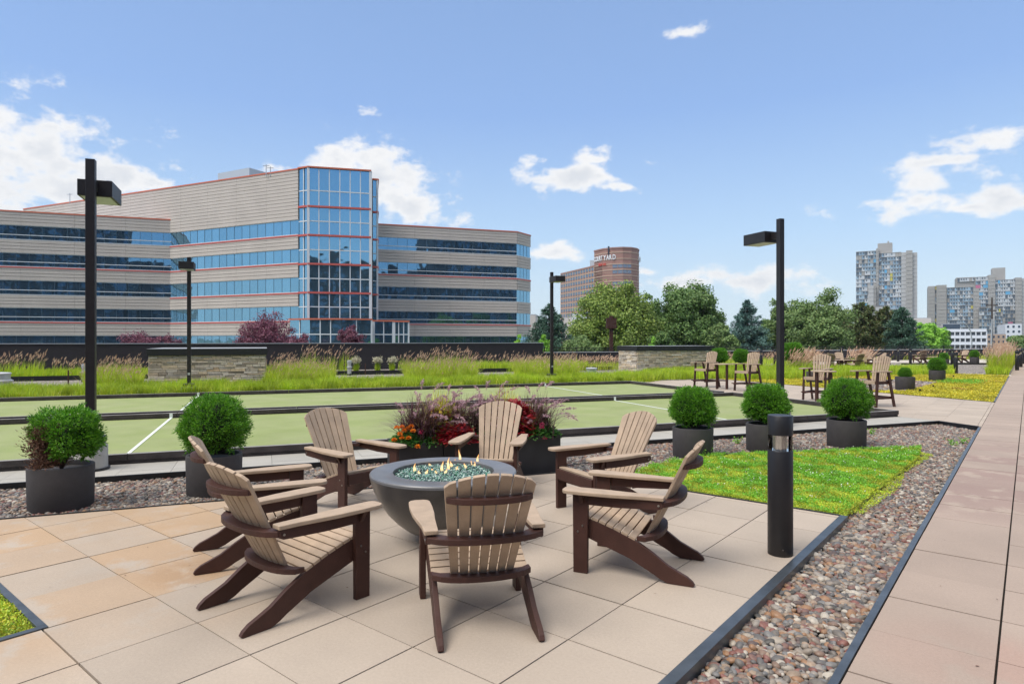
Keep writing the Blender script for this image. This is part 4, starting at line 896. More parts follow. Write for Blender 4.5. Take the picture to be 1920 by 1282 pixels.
for (X, Y, hx, hy, lab) in [(9.22, 16.2, -0.93, -0.38, 'high chair right of the front high table, facing left'), (6.98, 22.85, -0.86, -0.5, 'high chair in front of the stone box, leftmost of the high chairs'), (7.86, 21.2, -0.86, -0.5, 'high chair left of the lamp post, right of the rear high table')]:
    place(copy_tree(bc, label=lab), X, Y, hx, hy)
def bar_table(X, Y, label):
    o = empty('bar_table', cw(X, Y), YAW+0.4, label, 'bar table', 'round bar tables')
    mb = MB(); mb.lathe([(0.30, 0.845), (0.31, 0.85), (0.31, 0.87), (0.30, 0.875)], 36); mb.build('tabletop', m_tan, o, smooth='auto')
    for k in range(4):
        M = Matrix.Rotation(k*math.pi/2, 4, 'Z'); mb = MB(); mb.box(0.19, 0.26, -0.017, 0.017, 0, 0.844, M=M); mb.build('leg', m_brn, o)
    mb = MB(); mb.lathe([(0.185, 0.28), (0.185, 0.305)], 24); mb.build('shelf', m_brn, o)
    return o
t1 = bar_table(8.27, 16.85, 'high round table between the two front high chairs')
t2 = copy_tree(t1, loc=cw(7.28, 22.0), label='high round table between the two rear high chairs')

# ------------------------------------------------------------------ far fire table with lounge chairs
GF = 'far lounge chairs on the second patio'
def far_chair(px, Y, hx, hy, lab): place(copy_tree(ch, label=lab, group=GF), (px-960)/F*Y, Y, hx, hy)
far_chair(1522, 37.0, 0.9, -0.5, 'far lounge chair, leftmost, half hidden behind the front high chair')
far_chair(1557, 35.3, 0.5, 0.86, 'far lounge chair seen from behind, left of the far fire table')
far_chair(1579, 38.8, 0.0, -1.0, 'far lounge chair facing the viewer behind the far fire table')
far_chair(1603, 35.0, -0.35, 0.93, 'far lounge chair seen from behind, right of the far fire table')
far_chair(1621, 38.0, -0.8, -0.6, 'far lounge chair facing left, right of the far fire table')
far_chair(1644, 37.0, -0.95, 0.1, 'far lounge chair, rightmost, partly behind the high chair')
far_chair(1726, 47.8, -0.1, 1.0, 'distant lounge chair seen from behind on the raised paving')
far_chair(1803, 47.5, -0.95, -0.25, 'distant lounge chair facing left, right of the bollards')
ft = empty('fire_table', cw((1578-960)/F*37.0, 37.0), 0, 'far low round table among the far lounge chairs', 'table')
mb = MB(); mb.lathe([(0.44, 0.52), (0.45, 0.53), (0.45, 0.55), (0.44, 0.56)], 32); mb.build('tabletop', m_tan, ft)
for k in range(4):
    M = Matrix.Rotation(k*math.pi/2+0.4, 4, 'Z'); mb = MB(); mb.prism([M@Vector((0.3, -0.04, 0)), M@Vector((0.38, -0.04, 0)), M@Vector((0.22, -0.04, 0.52)), M@Vector((0.14, -0.04, 0.52))], M@Vector((0, 0.08, 0))); mb.build('leg', m_brn, ft)
st2 = empty('side_table', cw((1745-960)/F*47.5, 47.5), 0, 'distant low table between the two distant lounge chairs', 'table')
mb = MB(); mb.box(-0.4, 0.4, -0.25, 0.25, 0.42, 0.46); mb.build('tabletop', m_tan, st2); 
for (x, y) in ((-.35, -.2), (.35, -.2), (-.35, .2), (.35, .2)):
    mb = MB(); mb.box(x-.03, x+.03, y-.03, y+.03, 0, .419); mb.build('leg', m_brn, st2)
m_dslab = slab_mat('pale_far_paver', (0.50, 0.45, 0.39))
def dais(name, pts, z0, z1):
    mb = MB(); mb.prism([(p[0], p[1], z0) for p in ccw([(q[0], q[1]) for q in pts])], (0, 0, z1-z0)); return tag(mb.build(name, m_dslab), kind='structure')
dais('far_patio', [at(1500, 687), at(1660, 687), at(1668, 671), at(1500, 671)], -0.03, 0.012)
dais('raised_patio', [at(1668, 680), at(1868, 680), at(1862, 668), at(1672, 668)], -0.03, 0.012)
mb = MB(); bar2(mb, at(1690, 682.5), at(1868, 682.5), 0.08, -0.05, 0.06); tag(mb.build('dark_curb', m_edgeblk), 'dark curb along the front of the raised far paving right of the shrub', 'curb')
dais('far_path', [at(1794, 701.5), at(1896, 705), at(1896, 703.0), at(1794, 700.2)], -0.03, 0.012)
dais('far_cross_path', [at(1655, 689.5), at(1790, 689.5), at(1790, 687.5), at(1655, 687.5)], -0.03, 0.012)

# ------------------------------------------------------------------ ornamental grass
m_gr = mat('grass_blade', (0.2, 0.3, 0.03), 0.55, gain=1.15, island=[(0.21, 0.29, 0.013), (0.29, 0.38, 0.018), (0.16, 0.27, 0.015), (0.36, 0.41, 0.025), (0.25, 0.34, 0.015)], transl=0.35, var=0.35, vscale=1.6)
m_gy = mat('grass_blade_yellow', (0.3, 0.35, 0.03), 0.55, island=[(0.28, 0.37, 0.018), (0.38, 0.43, 0.03), (0.20, 0.30, 0.018), (0.44, 0.44, 0.06)], transl=0.35, var=0.28, vscale=1.3)
m_seed = mat('grass_seedhead', (0.35, 0.2, 0.13), 0.8, island=[(0.36, 0.21, 0.14), (0.50, 0.34, 0.23), (0.28, 0.16, 0.12), (0.58, 0.45, 0.32), (0.42, 0.25, 0.17)], transl=0.3)
def grass(name, poly, dens, h, w, m, z=0.0, lean=0.35, wind=None, clump=0.0, seeds=0.0, seedlen=0.16, seedw=0.035, mask=None, hvar=0.25):
    P = scatter([(p[0], p[1]) for p in poly], dens)
    if mask is not None: P = P[mask(P)]
    n = len(P)
    if n == 0: return
    if clump:
        C = scatter([(p[0], p[1]) for p in poly], clump)
        idx = RNG.integers(0, len(C), n); P = C[idx]+RNG.normal(0, 0.09, (n, 2)); P = P[inpoly(P, [(p[0], p[1]) for p in poly])]; n = len(P)
    hh = h*(1+RNG.normal(0, hvar, n)*0.6+0.12*np.sin(P[:, 0]*1.7)*np.sin(P[:, 1]*2.1)); hh = np.clip(hh, h*0.3, h*1.6)
    az = None if wind is None else wind+RNG.normal(0, 0.9, n)
    V, Q, T, tips = blades(np.column_stack([P, np.full(n, z)]), hh, np.abs(RNG.normal(lean, 0.2, n)), w*RNG.uniform(0.6, 1.3, n), az)
    o = nmesh(name, V, [Q, T], m); tag(o, kind='stuff')
    if seeds:
        k = RNG.uniform(0, 1, n) < seeds; tp = tips[k]; m_ = len(tp); bs = np.column_stack([P[k], np.full(m_, z+0.02)])
        tp = tp+np.array([0, 0, 1.0])*RNG.uniform(0.05, 0.3, m_)[:, None]*h
        d = tp-bs; wv = cw(0.45, 0.0); d = d/np.linalg.norm(d, axis=1, keepdims=True)+np.array([[wv.x, wv.y, 0]])*0.8+RNG.normal(0, 0.12, (m_, 3))
        st_ = cards(bs+ (tp-bs)*0.4, (tp-bs), RNG.normal(0, 1, (m_, 3)), np.linalg.norm(tp-bs, axis=1)*0.62, 0.006)
        lst = [(st_[0], st_[1], None)]
        for q in range(3):
            v, f_ = cards(tp+RNG.normal(0, 0.006, tp.shape), d+RNG.normal(0, 0.1, d.shape), RNG.normal(0, 1, (m_, 3)), seedlen*RNG.uniform(0.7, 1.2, m_), seedw*RNG.uniform(0.6, 1.1, m_)); lst.append((v, f_, None))
        V, Fs = join(lst); tag(nmesh(name+'_seedheads', V, Fs, m_seed), kind='stuff')
WD = math.atan2(cw(1, 0).y, cw(1, 0).x)
fr = [lw(-13, 21.12), lw(13.6, 21.12), lw(15.6, 22.6), lw(15.6, 24.2), lw(-13, 24.0)]
grass('grass_fringe', fr, 640, 0.40, 0.013, m_gr, lean=0.3, clump=9)
grass('grass_fringe', fr, 300, 0.34, 0.013, m_gy, lean=0.35, clump=6)
grass('grass_fringe', fr, 160, 0.2, 0.013, m_gy, lean=0.5)
def seg(px0, px1, b0, b1): return [lw(a_at(px0, b0), b0), lw(a_at(px1, b0), b0), lw(a_at(px1, b1), b1), lw(a_at(px0, b1), b1)]
for (p0, p1, h) in ((158, 268, 0.55), (492, 628, 0.58), (758, 895, 0.62), (965, 1085, 0.62)):
    grass('tall_grass', seg(p0, p1, 23.6, 31.5), 360, h, 0.016, m_gy, lean=0.3, clump=5, hvar=0.4, seeds=0.05, seedlen=0.14, seedw=0.02)
    grass('tall_grass', seg(p0+6, p1-6, 23.9, 31.0), 240, h*0.85, 0.016, m_gr, lean=0.3, clump=4, hvar=0.4)
grass('back_grass', seg(-140, 610, 32.4, 35.5), 300, 0.36, 0.02, m_gr, z=0.05, lean=0.3, wind=WD, mask=lambda P: np.sin(P[:, 0]*0.9)+np.sin(P[:, 1]*0.63+1) > -1.0)
grass('back_grass', seg(770, 1100, 32.4, 35.5), 300, 0.42, 0.02, m_gr, z=0.05, lean=0.3, wind=WD, seeds=0.0, mask=lambda P: np.sin(P[:, 0]*0.9)+np.sin(P[:, 1]*0.63+1) > -1.2)
# plume grass drifts along the dark wall (px ranges)
for (p0, p1, h, b0, b1, dn) in ((-60, 80, 0.78, 33.5, 36, 60), (95, 165, 0.6, 33, 35.5, 50), (185, 262, 0.65, 33, 35.5, 50), (505, 545, 0.78, 33, 34.5, 70), (562, 592, 0.95, 33, 34.5, 110), (606, 630, 0.9, 33, 34.5, 90), (634, 655, 0.95, 33, 34.5, 90), (745, 800, 0.72, 33, 34.5, 70), (800, 880, 0.85, 33, 35.0, 75), (880, 960, 0.62, 33, 35, 45), (950, 1100, 0.55, 31, 34.0, 50)):
    grass('plume_grass', seg(p0, p1, b0, b1), dn, h, 0.018, m_gr, lean=0.25, wind=WD, seeds=0.32, seedlen=0.20, seedw=0.028)
grass('plume_grass', seg(1085, 1160, 31, 34.5), 60, 0.5, 0.018, m_gy, lean=0.3, wind=WD, seeds=0.35, seedlen=0.2, seedw=0.035)
# bed edge of the raised back bed
mb = MB(); bar2(mb, lw(a_at(-140, 32.3), 32.3), lw(a_at(1150, 32.3), 32.3), 0.05, -0.05, 0.17); tag(mb.build('bed_edging', m_edgeblk), 'long black edging board of the raised grass bed in front of the dark wall', 'edging')
# near gap right part: grass behind the high chairs
gr2 = [at(1205, 713), at(1330, 710.5), at(1450, 713), at(1560, 707), at(1640, 705), at(1790, 702), at(1790, 694), at(1500, 694), at(1330, 694), at(1205, 703)]
grass('grass_fringe', gr2, 420, 0.36, 0.018, m_gr, lean=0.3)
grass('plume_grass', [at(1340, 689), at(1500, 690), at(1500, 676), at(1340, 676)], 26, 0.6, 0.02, m_gr, lean=0.4, wind=WD, seeds=0.3, seedlen=0.2, seedw=0.03)
grass('plume_grass', [at(1470, 700), at(1520, 700), at(1520, 690), at(1470, 690)], 90, 0.75, 0.015, m_gr, lean=0.5, wind=WD, seeds=0.8, seedlen=0.3, seedw=0.04)
grass('plume_grass', [at(1588, 692), at(1622, 692), at(1622, 687), at(1588, 687)], 60, 0.8, 0.015, m_gr, lean=0.5, wind=WD, seeds=0.8, seedlen=0.3, seedw=0.04)
grass('plume_grass', [at(1500, 677), at(1860, 675), at(1860, 669), at(1500, 670)], 16, 0.5, 0.03, m_gy, lean=0.3, wind=WD, seeds=0.3, seedlen=0.25, seedw=0.05)
tg = [(-1.55, 39.2), (-0.8, 39.2), (-0.8, 62), (-1.5, 62)]
grass('tall_grass', tg, 330, 0.95, 0.02, m_gy, lean=0.22, wind=WD+math.pi, seeds=0.14, seedlen=0.26, seedw=0.022)
grass('grass_fringe', [(-1.65, 38.9), (-0.78, 38.9), (-0.78, 40.0), (-1.65, 40.0)], 500, 0.5, 0.02, m_gr, lean=0.4)
mb = MB(); bar2(mb, (-1.7, 38.85), (-0.76, 38.85), 0.05, -0.05, 0.03); tag(mb.build('bed_edging', m_edgeblk), 'short dark edging at the foot of the tall grass by the far walkway', 'edging')
m_cream = mat('cream_bloom', (0.6, 0.55, 0.4), 0.8, island=[(0.6, 0.56, 0.42), (0.45, 0.44, 0.28), (0.66, 0.6, 0.48)])
for i, (px, lab) in enumerate([(668, 'cream flowered clump in front of the dark wall beside the roof vent'), (708, 'cream flowered clump between roof stake and the plume grass'), (736, 'pale flowered clump at the left foot of the big plume grass')]):
    g = np.random.default_rng(70+i); o = empty('flowering_clump', lw(a_at(px, 33), 33.0, 0.0), 0, lab, 'plant', 'pale flowering clumps by the dark wall'); n = 260; th = g.uniform(0, 6.28, n)
    V, Fc, tp, td = arc_blades(160, 0.75, 0.2, 0.02, g); nmesh('stems', V, [Fc], m_gr, o); q = g.normal(0, 1, (900, 3))*np.array([0.1, 0.1, 0.07])+np.array([0, 0, 0.66]); V, Fc = cards(q, g.normal(0, 1, (900, 3)), g.normal(0, 1, (900, 3)), 0.06, 0.04); nmesh('blooms', V, [Fc], m_cream, o)

# ------------------------------------------------------------------ stone clad boxes, dark wall, fence
m_ledge = mat('ledgestone', (0.4, 0.35, 0.28), 0.85, island=[(0.50, 0.42, 0.31), (0.68, 0.60, 0.48), (0.30, 0.25, 0.19), (0.74, 0.67, 0.56), (0.58, 0.43, 0.27), (0.46, 0.42, 0.36), (0.66, 0.52, 0.34), (0.36, 0.30, 0.23)], var=0.2, vscale=12, bump=0.9, bscale=25)
m_cap = mat('cap_metal', (0.018, 0.018, 0.020), 0.45); m_captop = mat('cap_top', (0.33, 0.34, 0.36), 0.5, var=0.06)
def stone_box(a0, a1, b0, b1, zt, label, seed):
    rnd = random.Random(seed); o = empty('stone_clad_box', lw(a0, b0), TH, label, 'stone box', 'stone clad boxes beyond the courts'); W = a1-a0; D = b1-b0
    mb = MB(); mb.box(0.03, W-0.03, 0.03, D-0.03, -0.05, zt-0.24); mb.build('core', m_soil, o)
    for nm, horiz in (('front_cladding', 0), ('left_cladding', 1), ('right_cladding', 2), ('rear_cladding', 3)):
        mb = MB(); z = -0.03; Ln = W if horiz in (0, 3) else D-0.08
        while z < zt-0.245:
            hh = min(rnd.uniform(0.05, 0.10), zt-0.245-z); x = 0
            while x < Ln-0.001:
                l = min(rnd.uniform(0.15, 0.55), Ln-x); 
                if Ln-x-l < 0.08: l = Ln-x
                dp = rnd.uniform(0.0, 0.035); g = 0.005
                if horiz == 0: mb.box(x+g, x+l-g, -dp, 0.028, z+g, z+hh-g)
                elif horiz == 3: mb.box(x+g, x+l-g, D-0.028, D+dp, z+g, z+hh-g)
                elif horiz == 1: mb.box(-dp, 0.028, 0.04+x+g, 0.04+x+l-g, z+g, z+hh-g)
                else: mb.box(W-0.028, W+dp, 0.04+x+g, 0.04+x+l-g, z+g, z+hh-g)
                x += l
            z += hh
        mb.build(nm, m_ledge, o)
    mb = MB(); mb.box(-0.06, W+0.06, -0.06, D+0.06, zt-0.24, zt-0.004); c = mb.build('cap', m_cap, o, bevel=0.006)
    mb = MB(); mb.box(-0.05, W+0.05, -0.05, D+0.05, zt-0.003, zt); mb.build('cap_top_sheet', m_captop, c)
stone_box(-3.75, 0.03, 25.07, 28.6, 1.39, 'grey beige stone clad box with a black cap at the left beyond the courts', 1)
stone_box(17.62, 22.3, 27.7, 29.5, 1.39, 'stone clad box with a bright left side and black cap, behind the rear high chair', 2)
m_dwall = mat('dark_wall', (0.017, 0.014, 0.019), 0.6, var=0.15, vscale=3)
dw = empty('dark_parapet_wall', lw(0, 38), TH, 'long dark plum coloured wall with a pale cap in front of the office building', 'wall')
mb = MB(); mb.box(-45, 17.0, 0, 0.3, -5.9, 1.49); mb.build('wall', m_dwall, dw); mb = MB(); mb.box(-45, 17.05, -0.05, 0.35, 1.491, 1.53); mb.build('cap', mat('wall_cap', (0.42, 0.45, 0.5), 0.4, 0.4), dw)
fe = empty('parapet_fence', lw(17.05, 38), TH, 'black picket railing on a dark parapet with pale cap, at the far edge', 'fence')
mb = MB(); mb.box(0.05, 80, 0.02, 0.28, -5.9, 0.86); mb.build('parapet', m_dwall, fe); mb = MB(); mb.box(0.05, 80, -0.02, 0.32, 0.861, 0.91); mb.build('parapet_cap', m_captop, fe)
mb = MB(); mb.box(0.05, 80, 0.12, 0.16, 1.165, 1.20); mb.build('top_rail', m_blk, fe); mb = MB(); mb.box(0.05, 80, 0.125, 0.155, 0.95, 0.975); mb.build('bottom_rail', m_blk, fe)
n_post = 0
for k in range(34):
    mb = MB(); x = 0.1+k*2.4; mb.box(x-0.03, x+0.03, 0.11, 0.17, 0.9105, 1.22); mb.build('post', m_blk, fe)
    pts = [(x+0.04, 0.985)]
    for j in range(1, 18): xx = x+j*0.133; pts += [(xx-0.009, 0.985), (xx-0.009, 1.1645), (xx+0.009, 1.1645), (xx+0.009, 0.985)]
    pts += [(x+2.36, 0.985), (x+2.36, 0.976), (x+0.04, 0.976)]
    mb = MB(); mb.prism([(p_[0], 0.131, p_[1]) for p_ in pts], (0, 0.018, 0))
    mb.build('picket_panel', m_blk, fe)
f2 = empty('parapet_fence', (XW+4.4, 0, 0), 0, 'black picket railing right of the rose walkway', 'fence')
mb = MB(); mb.box(0, 0.25, -10, 72, -0.1, 0.86); mb.build('parapet', m_dwall, f2); mb = MB(); mb.box(0.1, 0.14, -10, 72, 1.165, 1.2); mb.build('top_rail', m_blk, f2)
mb = MB()
for j in range(560): mb.box(0.11, 0.13, -9.9+j*0.145, -9.88+j*0.145, 0.861, 1.1645)
mb.build('picket_panel', m_blk, f2)

# roof vents
def vent(px, py, s, label):
    o = empty('roof_vent', at(px, py), 0, label, 'roof vent', 'metal mushroom roof vents')
    mb = MB(); mb.lathe([(0.30, -0.03), (0.30, 0.26), (0.34, 0.27), (0.36, 0.33), (0.30, 0.37)], 28); mb.build('curb', m_alum, o, smooth='auto')
    mb = MB(); mb.lathe([(0.27, 0.371), (0.27, 0.56), (0.30, 0.575), (0.30, 0.60), (0.26, 0.63), (0.02, 0.65)], 28); mb.build('hood', m_alum, o, smooth='auto'); o.scale = (s, s, s); return o
vent(1109, 712, 0.82, 'low grey mushroom vent in the grass left of the right stone box'); vent(3, 730, 0.92, 'low grey mushroom vent at the left picture edge')
pv = empty('vent_pipe', at(655, 702), 0, 'slim metal vent pipe on the gravel in front of the dark wall', 'vent pipe', 'slim vent pipes')
mb = MB(); mb.lathe([(0.10, -0.02), (0.10, 0.33), (0.13, 0.34), (0.13, 0.38), (0.09, 0.40), (0.09, 0.56), (0.11, 0.57), (0.11, 0.68), (0.05, 0.70)], 18); mb.build('pipe', m_alum, pv, smooth='auto')
mb = MB(); mb.lathe([(0.12, -0.03), (0.12, 0.04)], 18); mb.build('boot', m_blk, pv)
copy_tree(pv, loc=at(158, 714), label='slim white vent pipe just left of the nearest lamp post'); 
for (px, py, lab) in ((685, 702, 'thin dark stake on the gravel right of the vent pipe'), (128, 721, 'thin brown stake on the gravel left of the lamp post')):
    mb = MB(); mb.tube([(0, 0, -0.02), (0, 0, 0.55)], 0.025, 8); o = mb.build('marker_stake', m_brn, loc=at(px, py)); tag(o, lab, 'stake', 'thin stakes on the gravel')

# ------------------------------------------------------------------ office building
m_prec = mat('precast_concrete', (0.56, 0.495, 0.44), 0.8, var=0.06, vscale=0.3, fine=0.06, fscale=6)
m_joint = mat('joint_shadow', (0.10, 0.09, 0.085), 0.9)
m_red = mat('red_trim', (0.58, 0.11, 0.09), 0.5); m_oran = mat('orange_coping', (0.62, 0.16, 0.085), 0.5)
m_wfr = mat('white_mullion', (0.70, 0.72, 0.74), 0.45); m_dfr = mat('dark_mullion', (0.07, 0.13, 0.18), 0.4)
def glass_mat(name, col, rough=0.03, metal=0.9):
    m = bpy.data.materials.new(name); m.use_nodes = True; b = m.node_tree.nodes['Principled BSDF']; b.inputs['Base Color'].default_value = (*col, 1); b.inputs['Metallic'].default_value = metal; b.inputs['Roughness'].default_value = rough
    nt = m.node_tree; N = nt.nodes; L = nt.links; tc = N.new('ShaderNodeTexCoord'); n = N.new('ShaderNodeTexNoise'); n.inputs['Scale'].default_value = 0.35; n.inputs['Detail'].default_value = 2; L.new(tc.outputs['Object'], n.inputs['Vector'])
    bp = N.new('ShaderNodeBump'); bp.inputs['Strength'].default_value = 0.25; bp.inputs['Distance'].default_value = 0.10; L.new(n.outputs['Fac'], bp.inputs['Height']); L.new(bp.outputs[0], b.inputs['Normal'])
    geo = N.new('ShaderNodeNewGeometry'); mr = N.new('ShaderNodeMapRange'); L.new(geo.outputs['Random Per Island'], mr.inputs[0]); mr.inputs[3].default_value = 0.92; mr.inputs[4].default_value = 1.05
    s = N.new('ShaderNodeVectorMath'); s.operation = 'SCALE'; s.inputs[0].default_value = col; L.new(mr.outputs[0], s.inputs['Scale']); L.new(s.outputs[0], b.inputs['Base Color'])
    return m
m_gl = glass_mat('blue_glass', (0.225, 0.43, 0.57)); m_gld = glass_mat('dark_blue_glass', (0.15, 0.31, 0.46))
def frame_of(P0, P1):
    a = cw(*P0); b = cw(*P1); u = (b-a); W = u.length; u.normalize(); n = Vector((u.y, -u.x, 0))     # outward = to the right of travel
    M = Matrix(((u.x, -n.x, 0, a.x), (u.y, -n.y, 0, a.y), (0, 0, 1, 0), (0, 0, 0, 1))); return M, W
def panes(M, W, z0, z1, n, y=0.04, jit=0.006, rnd=random.Random(5), x0=0.0, rows=1):
    mb = MB(); w = (W-x0)/n; hz = (z1-z0)/rows
    for i in range(n):
        for r_ in range(rows):
            q = [(x0+i*w+.01, z0+r_*hz+.01), (x0+(i+1)*w-.01, z0+r_*hz+.01), (x0+(i+1)*w-.01, z0+(r_+1)*hz-.01), (x0+i*w+.01, z0+(r_+1)*hz-.01)]
            tx = rnd.uniform(-jit, jit); tz = rnd.uniform(-jit, jit)
            o_ = [y+tx*(1 if k in (1, 2) else -1)+tz*(1 if k > 1 else -1) for k in range(4)]
            mb.add([M@Vector((q[k][0], o_[k], q[k][1])) for k in range(4)], [(0, 1, 2, 3)])
    return mb
office = empty('office_building', cw(-28, 89), 0, 'long grey and blue glass office building with red trim bands and a glass corner tower', 'office building')
office_inv = Matrix.Translation(-office.location)
def OM(P0, P1): M, W = frame_of(P0, P1); return office_inv@M, W
BANDS = [(16.3, 18.42), (12.4, 14.4), (8.3, 10.45), (4.4, 6.46), (0.4, 2.43)]
def wing(P0, P1, ztop, transom, reds, glass, bay=1.55, back=22, jn=6.1):
    M, W = OM(P0, P1)
    mb = MB(); mb.box(0.02, W-0.02, 0.12, back, -6, ztop-0.2, M=M); mb.build('building_core', m_joint, office)
    zs = [(ztop, BANDS[0][1])]+[(BANDS[i][0], BANDS[i+1][1]) for i in range(4)]+[(BANDS[4][0], -6.0)]
    for (zt, zb) in zs:
        n = max(1, round((zt-zb)/0.50)); h = (zt-zb)/n; mb = MB(); nb = max(1, round(W/jn)); jw = W/nb
        for i in range(n):
            for j in range(nb): mb.box(j*jw+0.012, (j+1)*jw-0.012, -0.12, 0.10, zb+i*h+(0.055 if i else 0), zb+(i+1)*h-(0.0 if i == n-1 else 0.0), M=M)
        mb.build('wall_panel', m_prec, office)
    for bi, (z0, z1) in enumerate(BANDS):
        n = round(W/bay); g = panes(M, W, z0, z1, n).build('ribbon_window', glass, office, fix=False)
        mb = MB(); mb.box(0, W, -0.05, 0.0, z1-0.09, z1, M=M); mb.box(0, W, -0.14, 0.0, z0, z0+0.08, M=M)
        if transom: mb.box(0, W, -0.05, 0.0, z0+0.66, z0+0.76, M=M)
        for i in range(1, n): mb.box(i*W/n-0.02, i*W/n+0.02, 0.012, 0.034, z0+0.075, z1-0.085, mi=1, M=M)
        mb.build('window_frame', [m_wfr, m_dfr], g)
        if bi in reds: mb = MB(); mb.box(-0.02, W+0.02, -0.17, -0.122, z0-0.19, z0-0.002, M=M); mb.build('red_band', m_red, office)
    mb = MB(); mb.box(-0.05, W+0.05, -0.18, 0.3, ztop, ztop+0.2, M=M); mb.build('coping', m_oran, office)
    mb = MB(); mb.box(0.1, W-0.1, 0.31, back, ztop-0.19, ztop-0.05, M=M); mb.build('roof', m_captop, office)
L0, L1 = (-84, 88.0), (-52.6, 99.0)
wing(L0, L1, 20.3, True, (1, 3), m_gld)
Mm0 = (-88.5, 115.0); Mm0 = (-88.4, 115.0); Mm1 = (-29.58, 88.0)
# long main wing, seen from where the left wing meets it
wing(Mm0, Mm1, 25.3, False, (0, 1, 2, 3), m_gl, back=11)
RW0, RW1 = (-21.6, 102.4), (0.83, 109.7)
wing(RW0, RW1, 20.3, True, (1, 3), m_gld)
wing(RW1, (3.25, 113.6), 20.3, False, (1, 3), m_gl, bay=1.1, back=12, jn=4.6)
def curtain(P0, P1, z0, z1, nx, hz, glass, reds=(), lastcol=0.3, firstcol=0.3, back=6, mw=0.13):
    M, W = OM(P0, P1); cuts = sorted([z0]+[z for z in hz if z0 < z < z1]+[z1])
    mb = MB(); mb.box(0.05, W-0.05, 0.12, back, z0, z1-0.05, M=M); mb.build('building_core', m_joint, office)
    for i in range(len(cuts)-1):
        g = panes(M, W, cuts[i], cuts[i+1], nx, jit=0.012).build('curtain_wall_glass', glass, office, fix=False)
    mb = MB()
    for i in range(1, nx): mb.box(i*W/nx-mw/2, i*W/nx+mw/2, -0.06, 0.0, z0, z1, M=M)
    for z in cuts[1:-1]:
        if z not in reds: mb.box(0, W, -0.052, 0.004, z-0.07, z+0.07, M=M)
    mb.build('curtain_wall_frame', m_wfr, office)
    mb = MB()
    if firstcol: mb.box(-firstcol/2, firstcol/2, -0.16, 0.05, z0, z1-0.01, M=M)
    if lastcol: mb.box(W-lastcol/2, W+lastcol/2, -0.16, 0.05, z0, z1-0.01, M=M)
    if firstcol or lastcol: mb.build('corner_column', m_wfr, office)
    for z in reds:
        if z0 < z < z1: mb = MB(); mb.box(-0.05, W+0.05, -0.2, -0.065, z-0.13, z+0.13, M=M); mb.build('red_band', m_red, office)
    mb = MB(); mb.box(-0.1, W+0.1, -0.22, 0.3, z1, z1+0.2, M=M); mb.build('coping', m_oran, office)
REDS = (4.35, 8.25, 12.2, 16.15, 20.1); HZ = REDS+(6.3, 10.2, 14.15, 18.1, 22.3)
curtain((-29.50, 87.95), (-28.0, 87.25), -6, 25.4, 2, HZ, m_gl, REDS, firstcol=0, lastcol=0)
curtain((-28.0, 87.25), (-19.9, 89.3), -6, 25.4, 6, HZ, m_gl, REDS, firstcol=0.34, lastcol=0.40, back=3)
curtain((-20.0, 91.2), (-19.4, 91.4), -6, 24.7, 1, HZ, m_gl, REDS, firstcol=0, lastcol=0.25, back=12)
curtain((-19.38, 91.42), (-22.1, 103.4), -6, 24.7, 4, HZ, m_gl, REDS, firstcol=0, lastcol=0, back=1)
curtain((-30.3, 86.6), (-27.2, 85.4), -6, 4.45, 2, (2.5,), m_gl, (), 0, 0, back=3)
curtain((-27.2, 85.4), (-23.0, 85.4), -6, 4.45, 3, (2.5,), m_gl, (), 0, 0, back=3)
curtain((-23.0, 85.4), (-19.2, 86.8), -6, 4.45, 2, (2.5,), m_gl, (), 0.2, 0, back=3)
curtain((-19.2, 88.0), (-16.6, 89.0), -6, 4.3, 2, (2.5,), m_gld, (), 0.4, 0.3, back=14)
curtain((-16.6, 89.0), (-14.6, 89.6), -6, 4.25, 3, (2.5,), m_gl, (), 0.2, 0, back=14)
m_pent = mat('penthouse_metal', (0.42, 0.46, 0.50), 0.5)
M, W = OM((-48.2, 104), (-41.6, 100.5)); mb = MB(); mb.box(0, W, 0, 6, 25, 29.0, M=M); mb.box(W-2.6, W-1.2, -0.05, 0.0, 25.3, 27.0, mi=1, M=M); mb.build('penthouse', [m_pent, m_joint], office)
mb = MB()
for (px, Y, z1) in ((131, 108, 26.7), (499, 90, 26.6), (507, 90, 26.3)):
    p = office_inv@(atY(px, Y, 24.9)); q = office_inv@(atY(px, Y, z1)); mb.tube([p, q], 0.06, 6)
    mb.tube([q+Vector((-0.35, -0.3, -0.2)), q+Vector((0.35, 0.3, -0.2))], 0.05, 6)
mb.build('antenna', m_pent, office)
mb = MB(); p = office_inv@atY(204, 105, 24.8); mb.lathe([(0.5, 0), (0.5, 3.2)], 14, c=tuple(p)); mb.build('flue', m_pent, office)
M, W = OM((-92.6, 117), (-88.7, 115.2)); mb = MB(); mb.box(0, W, 0, 8, -6, 25.0, M=M); mb.build('end_block', m_pent, office)

# ------------------------------------------------------------------ other buildings
m_brick = mat('brick', (0.31, 0.165, 0.135), 0.85, var=0.1, vscale=0.15); m_band = mat('stone_band', (0.50, 0.36, 0.27), 0.8); m_win = glass_mat('window_glass', (0.16, 0.22, 0.30), 0.1, 0.7)
K = 1.15
hotel = empty('hotel_tower', cw(48*K, 300*K), 0, 'brown brick hotel with a rounded end, cream bands and a lit name sign', 'hotel'); hinv = Matrix.Translation(-hotel.location)
path = [(25.7, 333), (38.6, 298), (41.5, 291.5), (45.5, 287.8), (50, 286.2), (54, 287.2), (57.2, 290.3), (59, 295), (59.6, 301), (57, 315)]
path = [(x*K, y*K) for (x, y) in path]
tall = path[1:]+[(42*K, 318*K)]; low = [path[0]]+path[1:3]+[(52*K, 300*K), (45*K, 340*K)]
zH1 = 1.68+139*300*K/F; zH2 = 1.68+165*297*K/F+1
